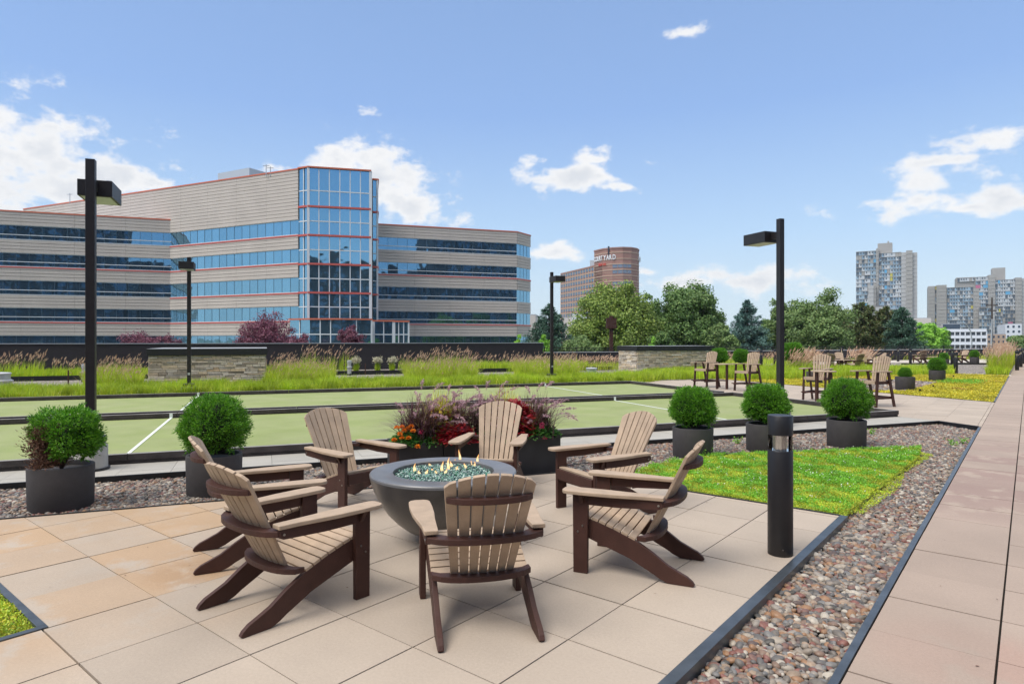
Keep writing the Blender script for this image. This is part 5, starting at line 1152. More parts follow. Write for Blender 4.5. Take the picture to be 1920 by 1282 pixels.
mb = MB(); mb.prism([hinv@cw(x, y, -6) for (x, y) in tall], (0, 0, zH2+6)); mb.build('tower_wall', m_brick, hotel)
mb = MB(); mb.prism([hinv@cw(x, y, -6) for (x, y) in low], (0, 0, zH1+6)); mb.build('wing_wall', m_brick, hotel)
FL = 10.7*288*K/F
wins = []
for i in range(len(path)-1):
    M, W = frame_of(path[i], path[i+1]); M = hinv@M; zt = zH1 if i == 0 else zH2
    mb = MB(); z = zt-0.3; k = 0
    mb.box(-0.1, W+0.1, -0.25, 0.1, zt-0.7, zt+0.1, M=M, mi=1)
    z = zH1-0.6
    while z > 2:
        mb.box(-0.05, W+0.05, -0.18, 0.0, z-0.22, z+0.22, M=M); mb.box(-0.05, W+0.05, -0.14, 0.0, z-1.45, z-1.28, M=M) if i else None; z -= FL
    if i: mb.box(-0.05, W+0.05, -0.18, 0.0, zH2-2.8, zH2-2.4, M=M); mb.box(-0.05, W+0.05, -0.18, 0.0, zH2-6.1, zH2-5.7, M=M)
    mb.build('stone_band', [m_band, m_brick], hotel)
    ncol = 13 if i == 0 else max(1, round(W/3.0)) if i in (3, 4) else 0
    for c in range(ncol):
        zz = zH1-0.6-0.25; r_ = 0
        while zz > 6:
            if not (i in (3, 4) and r_ in (2, 5)): wins.append((i, c, M, W, ncol, zz)) 
            zz -= FL; r_ += 1
    if i == 0:
        mb = MB()
        for c in range(ncol+1): mb.box(c*W/ncol-0.28, c*W/ncol+0.28, -0.24, 0.0, 6, zH1-0.8, M=M)
        mb.build('pilaster', m_band, hotel)
wins.sort(key=lambda w: (w[5] < 12, -w[5]))
rest = MB()
for k, (i, c, M, W, ncol, zz) in enumerate(wins):
    cwid = W/ncol; mb = MB() if k < 98 else rest
    x0, x1 = (c*cwid+0.55, (c+1)*cwid-0.55) if i == 0 else (c*cwid+0.15, (c+1)*cwid-0.15)
    mb.box(x0, x1, -0.12, 0.0, zz-FL*0.56, zz-0.15, M=M)
    if k < 98: mb.build('window', m_win, hotel)
if rest.v: tag(rest.build('windows', m_win, hotel), kind='stuff')
m_sign = mat('sign_white', (0.75, 0.77, 0.8), 0.4); m_signr = mat('sign_red', (0.6, 0.07, 0.04), 0.4)
m_signd = mat('sign_dark', (0.02, 0.02, 0.04), 0.5)
def letters(txt, start, ztext, size, m, adv, name, y=-0.35, seg0=1, obj=None, sx=1.0):
    # set letters one by one along the curved wall
    d = start
    for chx in txt:
        s = d; i = seg0
        while True:
            M, W = frame_of(path[i], path[i+1])
            if s <= W or i == len(path)-2: break
            s -= W; i += 1
        if chx != ' ':
            cu = bpy.data.curves.new('letter', 'FONT'); cu.body = chx; cu.size = size; cu.extrude = 0.12; cu.resolution_u = 2; cu.offset = size*0.02
            to = bpy.data.objects.new('tmp', cu); COL.objects.link(to); dg = bpy.context.evaluated_depsgraph_get(); me = bpy.data.meshes.new_from_object(to.evaluated_get(dg)); bpy.data.objects.remove(to)
            me.materials.clear(); me.materials.append(m); Mx = hinv@M@Matrix.Translation((s, y, ztext))@Matrix.Rotation(R(90), 4, 'X')@Matrix.Diagonal((sx, 1, 1, 1)); me.transform(Mx); o = bpy.data.objects.new(name, me); link(o, obj)
        d += adv*(0.62 if chx in 'itr' else 1.0)
L1_ = (Vector(path[1])-Vector(path[2])).length
letters('COURTYARD', 0.3, zH2-6.2, 3.6, m_sign, 1.78, 'sign_letter', obj=hotel, sx=0.68)
letters('Marriott', 5.0, zH2-9.0, 2.3, m_signr, 0.95, 'small_sign_letter', obj=hotel, sx=0.7)
tot = sum((Vector(path[i])-Vector(path[i+1])).length for i in range(1, 6))
letters('COURTYARD', tot+3.0, zH2-6.4, 4.0, m_sign, 2.6, 'sign_letter', obj=hotel)
mb = MB(); p = hinv@cw(37.2*K, 303*K, zH1); mb.prism([p, p+cw(5, -3), p+cw(7, 3), p+cw(2, 6)], (0, 0, 3.6)); mb.build('rooftop_plant_room', m_pent, hotel)
mb = MB(); M, W = frame_of(path[2], path[3]); M = hinv@M
mb.box(W*0.6, W*0.6+0.8, -0.5, 0, zH2-3.6, zH2+0.8, M=M); mb.build('roof_mast', m_signd, hotel)
def simple_block(name, label, cat, corners, z0, z1, m, wincols=0, winrows=0, group=None, wm=None):
    c0 = cw(*corners[0]); o = empty(name, c0, 0, label, cat, group); inv = Matrix.Translation(-c0)
    mb = MB(); mb.prism([inv@cw(x, y, z0) for (x, y) in corners], (0, 0, z1-z0)); mb.build('wall', m, o)
    mb = MB(); cs = [Vector(c) for c in corners]; ctr = sum(cs, Vector((0, 0)))/len(cs); mb.prism([inv@cw(*(ctr+(c-ctr)*0.97), z1+0.002) for c in cs], (0, 0, 0.3)); mb.build('roof', m_captop, o)
    for e in range(len(corners)-2 if len(corners) > 3 else 2):
        M, W = frame_of(corners[e], corners[e+1]); M = inv@M
        for i in range(wincols):
            for j in range(winrows):
                mb = MB(); w = W/wincols; h = (z1-max(z0, 0))/winrows; zz = max(z0, 0)+j*h; mb.box(i*w+w*0.3, i*w+w*0.7, -0.08, 0.05, zz+h*0.3, zz+h*0.75, M=M); mb.build('window', wm or m_win, o)
    return o
def bx(px0, px1, Y, dep=15, rot=0.12):
    if px0 > 1400:
        s0 = (px0-960)/F; s1_ = (px1-960)/F; q = Y*(1+s0*0.62); y1 = q/(1+s1_*0.62); return [(s0*Y, Y), (s1_*y1, y1), (s1_*y1+dep*0.5, y1+dep*0.85), (s0*Y+dep*0.5, Y+dep*0.85)]
    x0 = (px0-960)/F*Y; x1 = (px1-960)/F*Y; return [(x0, Y), (x1, Y-(x1-x0)*rot), (x1+dep*rot, Y+dep), (x0+dep*rot, Y+dep)]
m_cream2 = mat('cream_render', (0.55, 0.50, 0.46), 0.8); m_whitew = mat('white_render', (0.66, 0.68, 0.72), 0.7); m_beige = mat('beige_brick', (0.42, 0.30, 0.22), 0.8)
simple_block('low_building', 'pale low building at the foot of the brick hotel, left of the big maple', 'building', bx(1072, 1100, 200), -6, 1.68+49*200/F, m_whitew, 2, 1)
simple_block('low_building', 'cream block below the brick hotel, right of the spruce', 'building', bx(1056, 1074, 215), -6, 1.68+42*215/F, m_cream2)
simple_block('low_building', 'small cream gable just right of the office building end', 'building', bx(988, 1004, 190), -6, 1.68+47*190/F, m_cream2)
simple_block('apartment_house', 'white apartment house at far right below the concrete towers', 'building', bx(1885, 1916, 300, 25), -6, 1.68+30*300/F, m_whitew, 3, 4)
simple_block('apartment_house', 'beige brick house between the white grid building and the white apartment house', 'building', bx(1850, 1886, 280), -6, 1.68+11*280/F, m_beige, 4, 2)
simple_block('distant_house', 'pinkish distant building just left of the low concrete tower', 'building', bx(1714, 1746, 380), -6, 1.68+41*380/F, m_cream2)
simple_block('distant_house', 'dark glass block behind the white grid building', 'building', bx(1768, 1800, 300), -6, 1.68+30*300/F, m_win)
# white gridded low building
grid = empty('gridded_building', atY(1810, 260, -6), 0, 'low white building with an open grid front under the concrete towers', 'building'); ginv = Matrix.Translation(-grid.location)
cs = bx(1771, 1850, 260, 20, 0.05); M, W = frame_of(cs[0], cs[1]); M = ginv@M; Mi = M@Matrix.Translation((0, 0, 0))
mb = MB(); mb.box(0, W, 0.6, 20, 0, 6+1.68+17*260/F, M=M@Matrix.Translation((0, 0, 0))); 
mb = MB(); mb.box(0, W, 1.0, 20, -6, 1.68+17*260/F, M=M); mb.build('wall', mat('grey_wall', (0.22, 0.23, 0.25), 0.8), grid)
mb = MB()
for i in range(9): mb.box(i*W/8-0.2, i*W/8+0.2, 0, 1.0, -6, 1.68+17*260/F, M=M)
mb.build('column', m_whitew, grid)
for j in range(5):
    z = 1.68+17*260/F-0.3-j*2.6; mb = MB(); mb.box(-0.1, W+0.1, -0.1, 0.99, z, z+0.35, M=M); mb.build('floor_slab', m_whitew, grid); mb = MB(); mb.box(0, W, 0.05, 0.1, z+0.35, z+1.2, M=M); mb.build('balcony_panel', m_whitew, grid)

# concrete towers
m_tc = mat('tower_concrete', (0.34, 0.33, 0.315), 0.85, var=0.07, vscale=0.1); m_tc2 = mat('tower_concrete_light', (0.43, 0.43, 0.43), 0.85, var=0.05, vscale=0.1)
PM = [m_tc, mat('panel_dark', (0.09, 0.125, 0.165), 0.3), mat('panel_white', (0.50, 0.53, 0.56), 0.6), mat('panel_bluegrey', (0.22, 0.32, 0.42), 0.5), mat('panel_blue', (0.12, 0.38, 0.62), 0.5), mat('panel_pink', (0.5, 0.15, 0.25), 0.5), mat('panel_yellow', (0.5, 0.45, 0.10), 0.5), mat('panel_paleblue', (0.30, 0.42, 0.52), 0.5)]
def tower_part(o, inv, px0, px1, Y, z0, z1, dep, style, seed, nx=8, fl=3.0, rot=0.0, name='block'):
    rnd = random.Random(seed); rot = 0.62; pr, Yr = TREF[0]; xr = (pr-960)/F*Yr; off = Y-Yr   # facades turned to face the river side
    def hit(px): s_ = (px-960)/F; Yp = (Yr+off+xr*rot)/(1+s_*rot); return (s_*Yp, Yp)
    P0 = hit(px0); P1 = hit(px1); Ym = (P0[1]+P1[1])/2; M, W = frame_of(P0, P1); M = inv@M
    z1 = zz(HY-(z1-H)*F/Y, Ym); z0 = z0 if z0 < 0 else zz(HY-(z0-H)*F/Y, Ym)
    mb = MB(); mb.box(0, W, 0.3, dep, z0, z1, M=M); b = mb.build(name, m_tc if style != 'light' else m_tc2, o)
    if style in ('concrete', 'light'):
        mb = MB(); z = z1
        while z > z0+fl: mb.box(0, W, 0.0, 0.298, z-fl+0.25, z, M=M); z -= fl
        mb.build('wall_panel', m_tc if style == 'concrete' else m_tc2, b)
        return b
    mb = MB(); nz = int((z1-max(z0, 0))/fl); w = W/nx; P = {'upper': (0.12, 0.20, 0.20, 0.34, 0.025, 0.01, 0.005, 0.09), 'white': (0.05, 0.16, 0.68, 0.02, 0.05, 0.02, 0.0, 0.02), 'lower': (0.10, 0.56, 0.06, 0.20, 0.03, 0.008, 0.007, 0.035)}
    for j in range(nz):
        zt = z1-j*fl; st = style if style in P else ('upper' if j < nz*0.62 else 'lower') if style == 'mix' else ('white' if j < nz*0.40 else 'lower')
        mb.box(0, W, -0.15, 0.29, zt-0.3, zt, 0, M=M)
        i = 0
        while i < nx:
            mi = rnd.choices(range(8), P[st])[0]; wd = rnd.choice((1, 1, 2)) if mi in (2, 4, 5, 7) else 1; wd = min(wd, nx-i)
            mb.box(i*w+0.12, (i+wd)*w-0.1, 0.0 if mi != 1 else 0.2, 0.29, zt-fl+0.02, zt-0.31, mi, M=M)
            if mi in (3, 7, 2) : mb.box(i*w+0.12+0.4*w, i*w+0.12+0.8*w, -0.04, -0.003, zt-fl*0.62, zt-0.5, 1, M=M)
            i += wd
    mb2 = mb.build('facade_panels', PM, b)
    return b
TREF = [(1605, 420)]
def tower(name_label, Y, seed, pref=1605):
    TREF[0] = (pref, Y)
    c = cw(*name_label[1]); o = empty('concrete_tower', c, 0, name_label[0], 'apartment tower', 'concrete apartment towers with coloured panels'); return o, Matrix.Translation(-c)
Y1 = 420; zz = lambda py, Y: 1.68+(HY-py)*Y/F
o, inv = tower(('tall concrete apartment tower with blue grey panels standing alone, left of the lower towers', (246, 420)), Y1, 1)
tower_part(o, inv, 1605, 1643, Y1, -6, zz(471, Y1), 20, 'mix', 1, 7, 2.6, 0.1)
tower_part(o, inv, 1642.5, 1647.5, Y1-2.5, -6, zz(467, Y1), 20, 'concrete', 2, 1, 2.6)
tower_part(o, inv, 1647.5, 1690, Y1-1, -6, zz(474, Y1), 20, 'mix', 3, 8, 2.6, 0.1)
tower_part(o, inv, 1690, 1699, Y1-2.6, -6, zz(474, Y1), 18, 'light', 4, 1, 2.6)
tower_part(o, inv, 1699, 1711, Y1-4.0, -6, zz(471, Y1), 18, 'concrete', 5, 1, 2.6)
tower_part(o, inv, 1711, 1720, Y1-1.5, -6, zz(474, Y1), 16, 'light', 6, 1, 2.6)
tower_part(o, inv, 1645.5, 1673, Y1+5, zz(480, Y1), zz(453.5, Y1), 9, 'concrete', 7, 1, 12, name='rooftop_tower'); tower_part(o, inv, 1664, 1667, Y1+6, zz(454, Y1), zz(449, Y1), 2, 'concrete', 8, 1, 12, name='chimney')
tower_part(o, inv, 1628, 1638, Y1-8, -6, zz(537, Y1), 7, 'light', 9, 1, 2.6); tower_part(o, inv, 1638, 1642, Y1-7, -6, zz(537, Y1), 6, 'concrete', 10, 1, 2.6)
tower_part(o, inv, 1636, 1668, Y1-12, -6, zz(577, Y1), 7, 'light', 11, 1, 2.6)
Y2 = 470
o, inv = tower(('low concrete apartment block with a blank side wall, front left of the right hand cluster', (335, 455)), Y2, 2, 1740)
tower_part(o, inv, 1740, 1753, Y2-10, -6, zz(536.5, Y2-10), 24, 'concrete', 21, 1, 2.6); tower_part(o, inv, 1753, 1756, Y2-9, -6, zz(536, Y2-10), 20, 'lower', 22, 1, 2.6); tower_part(o, inv, 1756, 1775, Y2-11, -6, zz(534.5, Y2-10), 24, 'concrete', 23, 1, 2.6)
tower_part(o, inv, 1775.5, 1825, Y2-9, -6, zz(538, Y2-10), 24, 'mix', 24, 10, 2.6, 0.0)
tower_part(o, inv, 1825, 1836, Y2-11, -6, zz(541, Y2-10), 20, 'concrete', 25, 1, 2.6)
o, inv = tower(('tallest concrete tower of the right hand cluster, with white panels at its top', (370, 490)), 500, 3, 1793)
tower_part(o, inv, 1793, 1829, 505, -6, zz(520, 505), 20, 'concrete', 31, 1, 2.8); tower_part(o, inv, 1795, 1827, 504, zz(529, 505), zz(521, 505), 3, 'white', 32, 7, 3.0)
tower_part(o, inv, 1829, 1853, 500, -6, zz(519, 500), 20, 'w', 33, 5, 2.9); tower_part(o, inv, 1853, 1866, 497, -6, zz(516, 500), 20, 'concrete', 34, 1, 2.8)
tower_part(o, inv, 1861, 1885, 508, 20, zz(502, 508), 12, 'concrete', 35, 1, 12, name='rooftop_tower'); tower_part(o, inv, 1866, 1904, 500, -6, zz(524, 500), 20, 'w', 36, 8, 2.9); tower_part(o, inv, 1904, 1916, 497, -6, zz(521, 500), 22, 'concrete', 37, 1, 2.8); tower_part(o, inv, 1916, 1960, 499, -6, zz(521.5, 500), 20, 'light', 38, 1, 2.8)
o, inv = tower(('short concrete block in front of the tallest tower of the right cluster', (355, 440)), 440, 4, 1836)
tower_part(o, inv, 1836, 1860, 440, -6, zz(577, 440), 14, 'lower', 41, 5, 2.5); tower_part(o, inv, 1860, 1865, 438, -6, zz(576, 440), 14, 'light', 42, 1, 2.5); tower_part(o, inv, 1865, 1880, 440, -6, zz(578, 440), 14, 'lower', 43, 4, 2.5)

# apartment blocks behind the viewer: only their reflection shows in the office glass
m_dkb = mat('shaded_brick', (0.045, 0.038, 0.042), 0.8); m_bal = mat('balcony_frame', (0.30, 0.29, 0.28), 0.7)
for k, (x0, x1, z1, lab) in enumerate(((-150, -36, 58, 'tall dark apartment block behind the terrace, at the left'), (-35, 84, 33, 'lower dark apartment block behind the terrace with pale balconies'), (85, 210, 66, 'tall dark apartment block behind the terrace, at the right'))):
    c = cw((x0+x1)/2, -72); o = empty('apartment_block', c, 0, lab, 'apartment block', 'apartment blocks behind the terrace'); inv = Matrix.Translation(-c); M, W = frame_of((x1, -70), (x0, -70)); M = inv@M
    mb = MB(); mb.box(0, W, 0.5, 14, -6, z1, M=M); mb.build('wall', m_dkb, o)
    mb = MB(); mg = MB(); nx = int(W/6)
    for i in range(nx):
        zb = -4
        while zb < z1-4:
            if (i % 2) == 0: mb.box(i*6+1, i*6+5, -0.6, 0.49, zb, zb+0.35, M=M); mb.box(i*6+0.8, i*6+1.1, -0.6, 0.49, zb+.36, zb+3.0, M=M)
            mg.box(i*6+1.6, i*6+4.6, 0.3, 0.49, zb+0.8, zb+2.7, M=M); zb += 3.4
    mb.build('balconies', m_bal, o); mg.build('windows', m_win, o)

# ------------------------------------------------------------------ trees
def leafmat(name, cols, tr=0.2): return mat(name, cols[0], 0.6, island=[tuple(v*1.45 for v in c) for c in cols], transl=tr, var=0.18, vscale=0.35)
m_maple = leafmat('maple_leaf', [(0.085, 0.135, 0.022), (0.13, 0.19, 0.03), (0.055, 0.095, 0.017), (0.19, 0.235, 0.045), (0.10, 0.155, 0.028)])
m_ash = leafmat('ash_leaf', [(0.05, 0.10, 0.025), (0.08, 0.14, 0.035), (0.035, 0.075, 0.02), (0.13, 0.19, 0.05)])
m_locust = leafmat('locust_leaf', [(0.075, 0.13, 0.04), (0.12, 0.18, 0.055), (0.045, 0.085, 0.025), (0.17, 0.22, 0.075)])
m_spruce = leafmat('spruce_needle', [(0.030, 0.075, 0.045), (0.055, 0.11, 0.075), (0.02, 0.05, 0.03), (0.08, 0.14, 0.10)], 0.05)
m_blues = leafmat('blue_spruce_needle', [(0.045, 0.10, 0.085), (0.08, 0.15, 0.13), (0.03, 0.065, 0.055), (0.12, 0.20, 0.18)], 0.05)
m_pine = leafmat('pine_needle', [(0.05, 0.085, 0.028), (0.085, 0.12, 0.035), (0.03, 0.055, 0.02), (0.13, 0.105, 0.045), (0.07, 0.10, 0.04)], 0.05)
m_bright = leafmat('bright_leaf', [(0.13, 0.27, 0.025), (0.19, 0.35, 0.04), (0.08, 0.18, 0.02)])
m_plum = leafmat('plum_leaf', [(0.085, 0.022, 0.038), (0.13, 0.035, 0.06), (0.05, 0.014, 0.025), (0.18, 0.07, 0.10), (0.10, 0.03, 0.05)])
def broadleaf(px, Y, ytop, wpx, label, m, seed, name='maple_tree', ncl=90, per=150, leaf=0.26, group=None, zbase=-6.0, low=None, gap=0.0, oval=1.0):
    ncl = int(ncl*1.8); per = int(per*1.7); leaf *= 0.95; g = np.random.default_rng(seed); top = zz(ytop, Y); w = wpx/F*Y/2; bot = (low if low is not None else -2.5); cz = (top+bot)/2; rz = (top-bot)/2
    o = empty(name, atY(px, Y, zbase), 0, label, 'tree', group); th = g.uniform(0, 2*np.pi, ncl*3); cu = g.uniform(-0.85, 1, ncl*3); rr = g.uniform(0.12, 1, ncl*3)**0.42; sn = np.sqrt(1-cu**2)
    C = np.stack([rr*sn*np.cos(th)*w, rr*sn*np.sin(th)*w, rr*cu*rz], 1); C *= (1+0.08*np.sin(3*th+seed)+0.06*np.sin(5*th+cu*4)+g.normal(0, 0.05, ncl*3))[:, None]
    C = C[:ncl]; cr = w*g.uniform(0.13, 0.27, ncl); cr = np.minimum(cr, rz*0.45); C *= 0.84
    n = per; D = g.normal(0, 1, (ncl, n, 3)); D /= np.linalg.norm(D, axis=2, keepdims=True); D[..., 2] = np.where(D[..., 2] < -0.6, -D[..., 2]*0.6, D[..., 2])
    P = C[:, None]+D*(cr[:, None]*g.uniform(0.45, 1.3, (ncl, n)))[..., None]*np.array([1.0, 1.0, 0.95]); P = P.reshape(-1, 3); P[:, 2] += cz-zbase
    Nn = D.reshape(-1, 3)+g.normal(0, 0.5, (ncl*n, 3)); dr = np.cross(Nn, g.normal(0, 1, (ncl*n, 3)))+np.array([0, 0, -0.2])
    V, Fc = cards(P, dr, Nn, leaf*g.uniform(0.6, 1.3, ncl*n), leaf*0.7*g.uniform(0.7, 1.2, ncl*n)); cr_ = nmesh('crown', V, [Fc], m, o)
    mb = MB(); hz = cz-zbase; mb.tube([(0, 0, 0), (0.05, 0, hz*0.35), (0, 0.1, hz*0.75), (0, 0, hz+rz*0.45)], [w*0.075, w*0.06, w*0.045, w*0.012], 8)
    for k in g.choice(ncl, min(16, ncl), replace=False):
        c = C[k]+np.array([0, 0, hz]); s0 = hz*g.uniform(0.4, 0.8); mb.tube([(0, 0, s0), tuple(c*np.array([0.45, 0.45, 0])+np.array([0, 0, s0+(c[2]-s0)*0.55])), tuple(c)], [w*0.03, w*0.02, w*0.006], 5)
    mb.build('trunk', m_bark, o); return o
def conifer(px, Y, ytop, wpx, label, m, seed, name='spruce_tree', zbase=-6.0, group=None, loose=0.0, tiers=26, leaf=0.3, flat=0.0):
    g = np.random.default_rng(seed); top = zz(ytop, Y); Ht = top-zbase; w = wpx/F*Y/2*(2.35 if not loose else 2.0); tiers = int(tiers*1.5); o = empty(name, atY(px, Y, zbase), 0, label, 'tree', group); Vs = []; mb = MB(); mb.tube([(0, 0, 0), (0, 0, Ht*0.5), (0, 0, Ht*0.97)], [w*0.08, w*0.05, w*0.01], 8)
    Ps = []; Ds = []; Ns = []
    for t in range(tiers):
        f = t/(tiers-1); z = Ht*(0.10+0.88*f); R_ = w*((1-f)**(0.75-flat*0.3))*(0.9+0.2*g.random())+0.12; nb = int(12-4*f)
        for b in range(nb):
            a = g.uniform(0, 2*np.pi); L_ = R_*g.uniform(0.65-loose*0.2, 1.12); d = np.array([math.cos(a), math.sin(a), 0]); droop = 0.18+0.22*(1-f)-loose*0.3
            nn = int(60+210*L_/w); s = g.uniform(0.12, 1, nn)**0.8; c = np.array([0, 0, z])+d*(s*L_)[:, None]+np.array([0, 0, 1])*(-droop*L_*s+0.16*L_*s**2.5)[:, None]
            side = np.cross(d, [0, 0, 1]); c = c+side*(g.normal(0, 0.16, nn)*L_*(1.1-s))[:, None]+np.array([0, 0, 1])*g.normal(0, 0.06*L_, nn)[:, None]
            Ps.append(c); Ds.append(d+g.normal(0, 0.55, (nn, 3))+np.array([0, 0, -0.12])); Ns.append(g.normal(0, 0.6, (nn, 3))+np.array([0, 0, 1.0]))
            if b % 2 == 0: mb.tube([(0, 0, z), tuple(np.array([0, 0, z-droop*L_*0.8])+d*L_*0.85)], [w*0.012+0.02, 0.01], 4)
    P = np.concatenate(Ps); D = np.concatenate(Ds); Nn = np.concatenate(Ns); n = len(P)
    V, Fc = cards(P, D, Nn, leaf*0.85*g.uniform(0.7, 1.5, n), leaf*0.32*g.uniform(0.7, 1.2, n)); nmesh('crown', V, [Fc], m, o); mb.build('trunk', m_bark, o); return o
GT = 'trees beyond the terrace railing'
conifer(1030, 62, 567, 82, 'dark green spruce between the office building and the brick hotel', m_spruce, 1, group=GT, leaf=0.26)
broadleaf(1152, 68, 528, 172, 'large yellowish green maple in front of the brick hotel', m_maple, 2, ncl=130, per=190, leaf=0.27, group=GT)
broadleaf(1212, 84, 546, 60, 'dark tree peeking out between the two large round trees', m_ash, 3, 'ash_tree', ncl=50, per=150, leaf=0.3, group=GT)
broadleaf(1292, 70, 524, 138, 'large dark green tree right of the yellowish maple', m_ash, 4, 'ash_tree', ncl=120, per=190, leaf=0.27, group=GT)
conifer(1401, 74, 561, 70, 'blue grey spruce between the dark round tree and the right lamp post', m_blues, 5, 'blue_spruce_tree', group=GT, leaf=0.28)
broadleaf(1470, 76, 548, 78, 'light open tree behind the right lamp post', m_locust, 6, 'locust_tree', ncl=56, per=110, leaf=0.26, group=GT)
broadleaf(1535, 72, 543, 122, 'broad airy tree right of the right lamp post', m_locust, 7, 'locust_tree', ncl=95, per=140, leaf=0.27, group=GT)
conifer(1616, 76, 566, 86, 'loose brownish pine left of the tall concrete tower foot', m_pine, 8, 'pine_tree', group=GT, loose=0.8, tiers=22, leaf=0.34, flat=0.5)
conifer(1662, 74, 574, 80, 'brownish pine below the tall concrete tower', m_pine, 9, 'pine_tree', group=GT, loose=0.6, tiers=22, leaf=0.34, flat=0.6)
conifer(1692, 70, 575, 62, 'dark green pine at the right end of the pine row', m_spruce, 10, 'pine_tree', group=GT, loose=0.5, tiers=22, leaf=0.3, flat=0.6)
broadleaf(1742, 120, 599, 66, 'bright green round tree below the gap between the towers', m_bright, 11, 'linden_tree', ncl=60, per=120, leaf=0.42, group=GT)
broadleaf(1765, 130, 612, 40, 'darker green tree partly behind the bright round tree', m_ash, 12, 'ash_tree', ncl=40, per=100, leaf=0.42, group=GT)
broadleaf(1908, 110, 626, 44, 'green tree at far right picture edge above the tall grass', m_locust, 13, 'locust_tree', ncl=50, per=100, leaf=0.36, group=GT)
broadleaf(1355, 66, 600, 66, 'low leafy tree between the dark round tree and the blue spruce', m_locust, 14, 'locust_tree', ncl=50, per=120, leaf=0.24, group=GT)
broadleaf(1092, 60, 622, 86, 'low pale green bushy tree in front of the yellowish maple', m_locust, 15, 'locust_tree', ncl=45, per=110, leaf=0.22, group=GT)
broadleaf(1240, 62, 612, 60, 'low tree at the gap below the two big round trees', m_ash, 16, 'ash_tree', ncl=40, per=110, leaf=0.22, group=GT)
broadleaf(968, 52, 622, 26, 'bright green sapling top above the dark wall end', m_bright, 17, 'young_tree', ncl=18, per=60, leaf=0.15, group=GT, low=-1.0)
broadleaf(1022, 50, 624, 34, 'bright green sapling in front of the dark spruce', m_bright, 18, 'young_tree', ncl=20, per=60, leaf=0.15, group=GT, low=-1.0)
broadleaf(1225, 50, 630, 24, 'bright green sapling top above the right stone box', m_bright, 19, 'young_tree', ncl=16, per=50, leaf=0.15, group=GT, low=-1.0)
broadleaf(1440, 84, 590, 50, 'darker tree in the gap left of the right lamp post', m_ash, 20, 'ash_tree', ncl=40, per=110, leaf=0.28, group=GT)
broadleaf(1585, 82, 575, 50, 'green tree between the airy tree and the brownish pine', m_ash, 21, 'ash_tree', ncl=40, per=110, leaf=0.28, group=GT)
GP = 'purple leaved plum trees in front of the office building'
broadleaf(497, 62, 585, 128, 'largest purple plum tree in front of the office, right of the second lamp post', m_plum, 30, 'plum_tree', ncl=85, per=95, leaf=0.17, group=GP)
broadleaf(560, 58, 616, 66, 'low purple plum tree at the right of the largest one', m_plum, 31, 'plum_tree', ncl=45, per=80, leaf=0.16, group=GP)
broadleaf(658, 64, 603, 62, 'purple plum tree in front of the glass lobby', m_plum, 32, 'plum_tree', ncl=48, per=80, leaf=0.16, group=GP)
broadleaf(262, 62, 615, 96, 'purple plum tree between the two left lamp posts', m_plum, 33, 'plum_tree', ncl=55, per=80, leaf=0.17, group=GP)
broadleaf(318, 60, 626, 76, 'lowest purple plum tree left of the second lamp post', m_plum, 34, 'plum_tree', ncl=40, per=80, leaf=0.16, group=GP)
# far belt of woods
g = np.random.default_rng(99); n = 26000; an = g.uniform(-0.15, 0.95, n); Yd = g.uniform(420, 560, n); px = 960+1300*an
hgt = 3.2+2.6*np.sin(px*0.013)+1.8*np.sin(px*0.041+1)+1.1*np.sin(px*0.11); P = np.zeros((n, 3)); t = g.uniform(0, 1, n)**0.7
X = (px-960)/F*Yd; P[:, 0] = X*math.cos(YAW)-Yd*math.sin(YAW); P[:, 1] = X*math.sin(YAW)+Yd*math.cos(YAW); P[:, 2] = -6+t*(hgt+7)
V, Fc = cards(P, g.normal(0, 1, (n, 3)), g.normal(0, 1, (n, 3)), 5.0*g.uniform(0.6, 1.2, n), 3.6); tag(nmesh('distant_woods', V, [Fc], m_ash), kind='stuff')

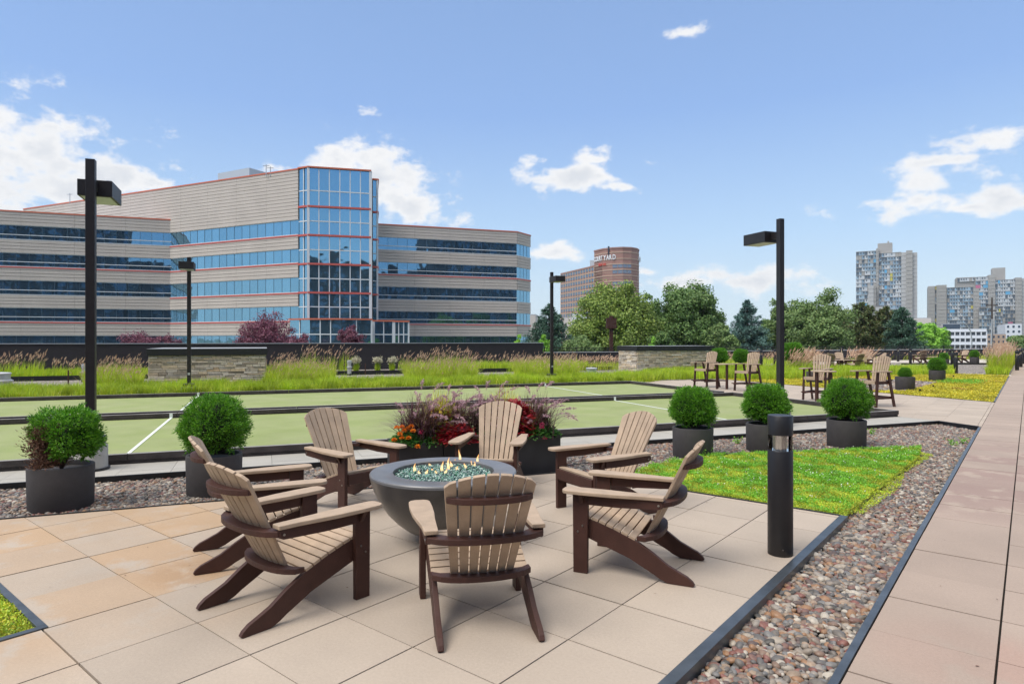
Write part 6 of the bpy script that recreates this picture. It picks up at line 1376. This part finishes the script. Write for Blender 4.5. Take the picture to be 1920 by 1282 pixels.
# street furniture beyond
sl = empty('street_lamp', atY(1822, 160, -6), YAW, 'grey curved arm street lamp in front of the white gridded building', 'street lamp', 'street lamps beyond the terrace')
mb = MB(); H_ = 6+zz(614, 160); mb.tube([(0, 0, 0), (0, 0, H_*0.75), (-0.3, 0, H_*0.92), (-1.4, 0, H_+0.9), (-2.8, 0, H_+1.3)], [0.16, 0.14, 0.12, 0.1, 0.08], 8); mb.build('pole', m_alum, sl)
mb = MB(); mb.box(-3.7, -2.7, -0.2, 0.2, H_+1.15, H_+1.45); mb.build('lamp_head', m_alum, sl)
up = empty('utility_pole', atY(1860, 170, -6), YAW, 'wooden utility pole with crossarms in front of the concrete towers', 'utility pole')
mb = MB(); H_ = 6+zz(558, 170); mb.tube([(0, 0, 0), (0, 0, H_)], [0.3, 0.2], 8); mb.build('pole', m_bark, up)
mb = MB(); mb.box(-1.6, 1.6, -0.1, 0.1, H_-2.2, H_-1.9); mb.build('crossarm', m_bark, up); mb = MB(); mb.box(-1.1, 1.1, -0.1, 0.1, H_-3.6, H_-3.3); mb.build('crossarm', m_bark, up)
sl2 = empty('street_lamp', atY(1857, 150, -6), YAW, 'pale slim street pole just left of the wooden utility pole', 'street lamp', 'street lamps beyond the terrace'); mb = MB(); mb.tube([(0, 0, 0), (0.4, 0, 6+zz(598, 150))], [0.22, 0.13], 8); mb.build('pole', m_alum, sl2)
dl = empty('parking_lamp', atY(1146, 55, -6), YAW, 'dark brown post with a small box on top, in front of the yellowish maple', 'lamp post')
H_ = 6+zz(592, 55); mb = MB(); mb.box(-0.15, 0.15, -0.15, 0.15, 0, H_); mb.build('pole', m_brn, dl); mb = MB(); mb.box(-0.42, 0.42, -0.3, 0.3, H_-1.1, H_-0.2); mb.build('box', m_brn, dl)

# bits of leaf and grit blown onto the paving
g = np.random.default_rng(5); n = 110; P = np.stack([g.uniform(-8, 3, n), g.uniform(0.5, 9, n)], 1); ok = ((P[:, 0] < XP-0.1) & (P[:, 1] < YP-0.1)) | (P[:, 0] > XW+0.1); P = P[ok]; n = len(P)
bl = np.array([to_l(p)[1] for p in P]); P = P[bl < BP-0.1]; n = len(P)
V, Fc = cards(np.column_stack([P, np.full(n, 0.006)]), np.column_stack([g.normal(0, 1, (n, 2)), g.normal(0, 0.1, n)]), np.tile([0, 0, 1.0], (n, 1)), g.uniform(0.008, 0.028, n), g.uniform(0.005, 0.012, n)); tag(nmesh('leaf_litter', V, [Fc], m_thujad), kind='stuff')

# summer air: a faint even haze round everything below the sky
hb = MB(); hb.box(-1500, 1500, -1500, 1500, -7.5, 150)
hm = bpy.data.materials.new('haze_air'); hm.use_nodes = True; hn = hm.node_tree; hn.nodes.clear(); ho = hn.nodes.new('ShaderNodeOutputMaterial'); hv = hn.nodes.new('ShaderNodeVolumePrincipled')
hv.inputs['Color'].default_value = (0.85, 0.92, 1.0, 1); hv.inputs['Density'].default_value = 0.00014; hn.links.new(hv.outputs[0], ho.inputs['Volume'])
tag(hb.build('haze', hm), kind='stuff')
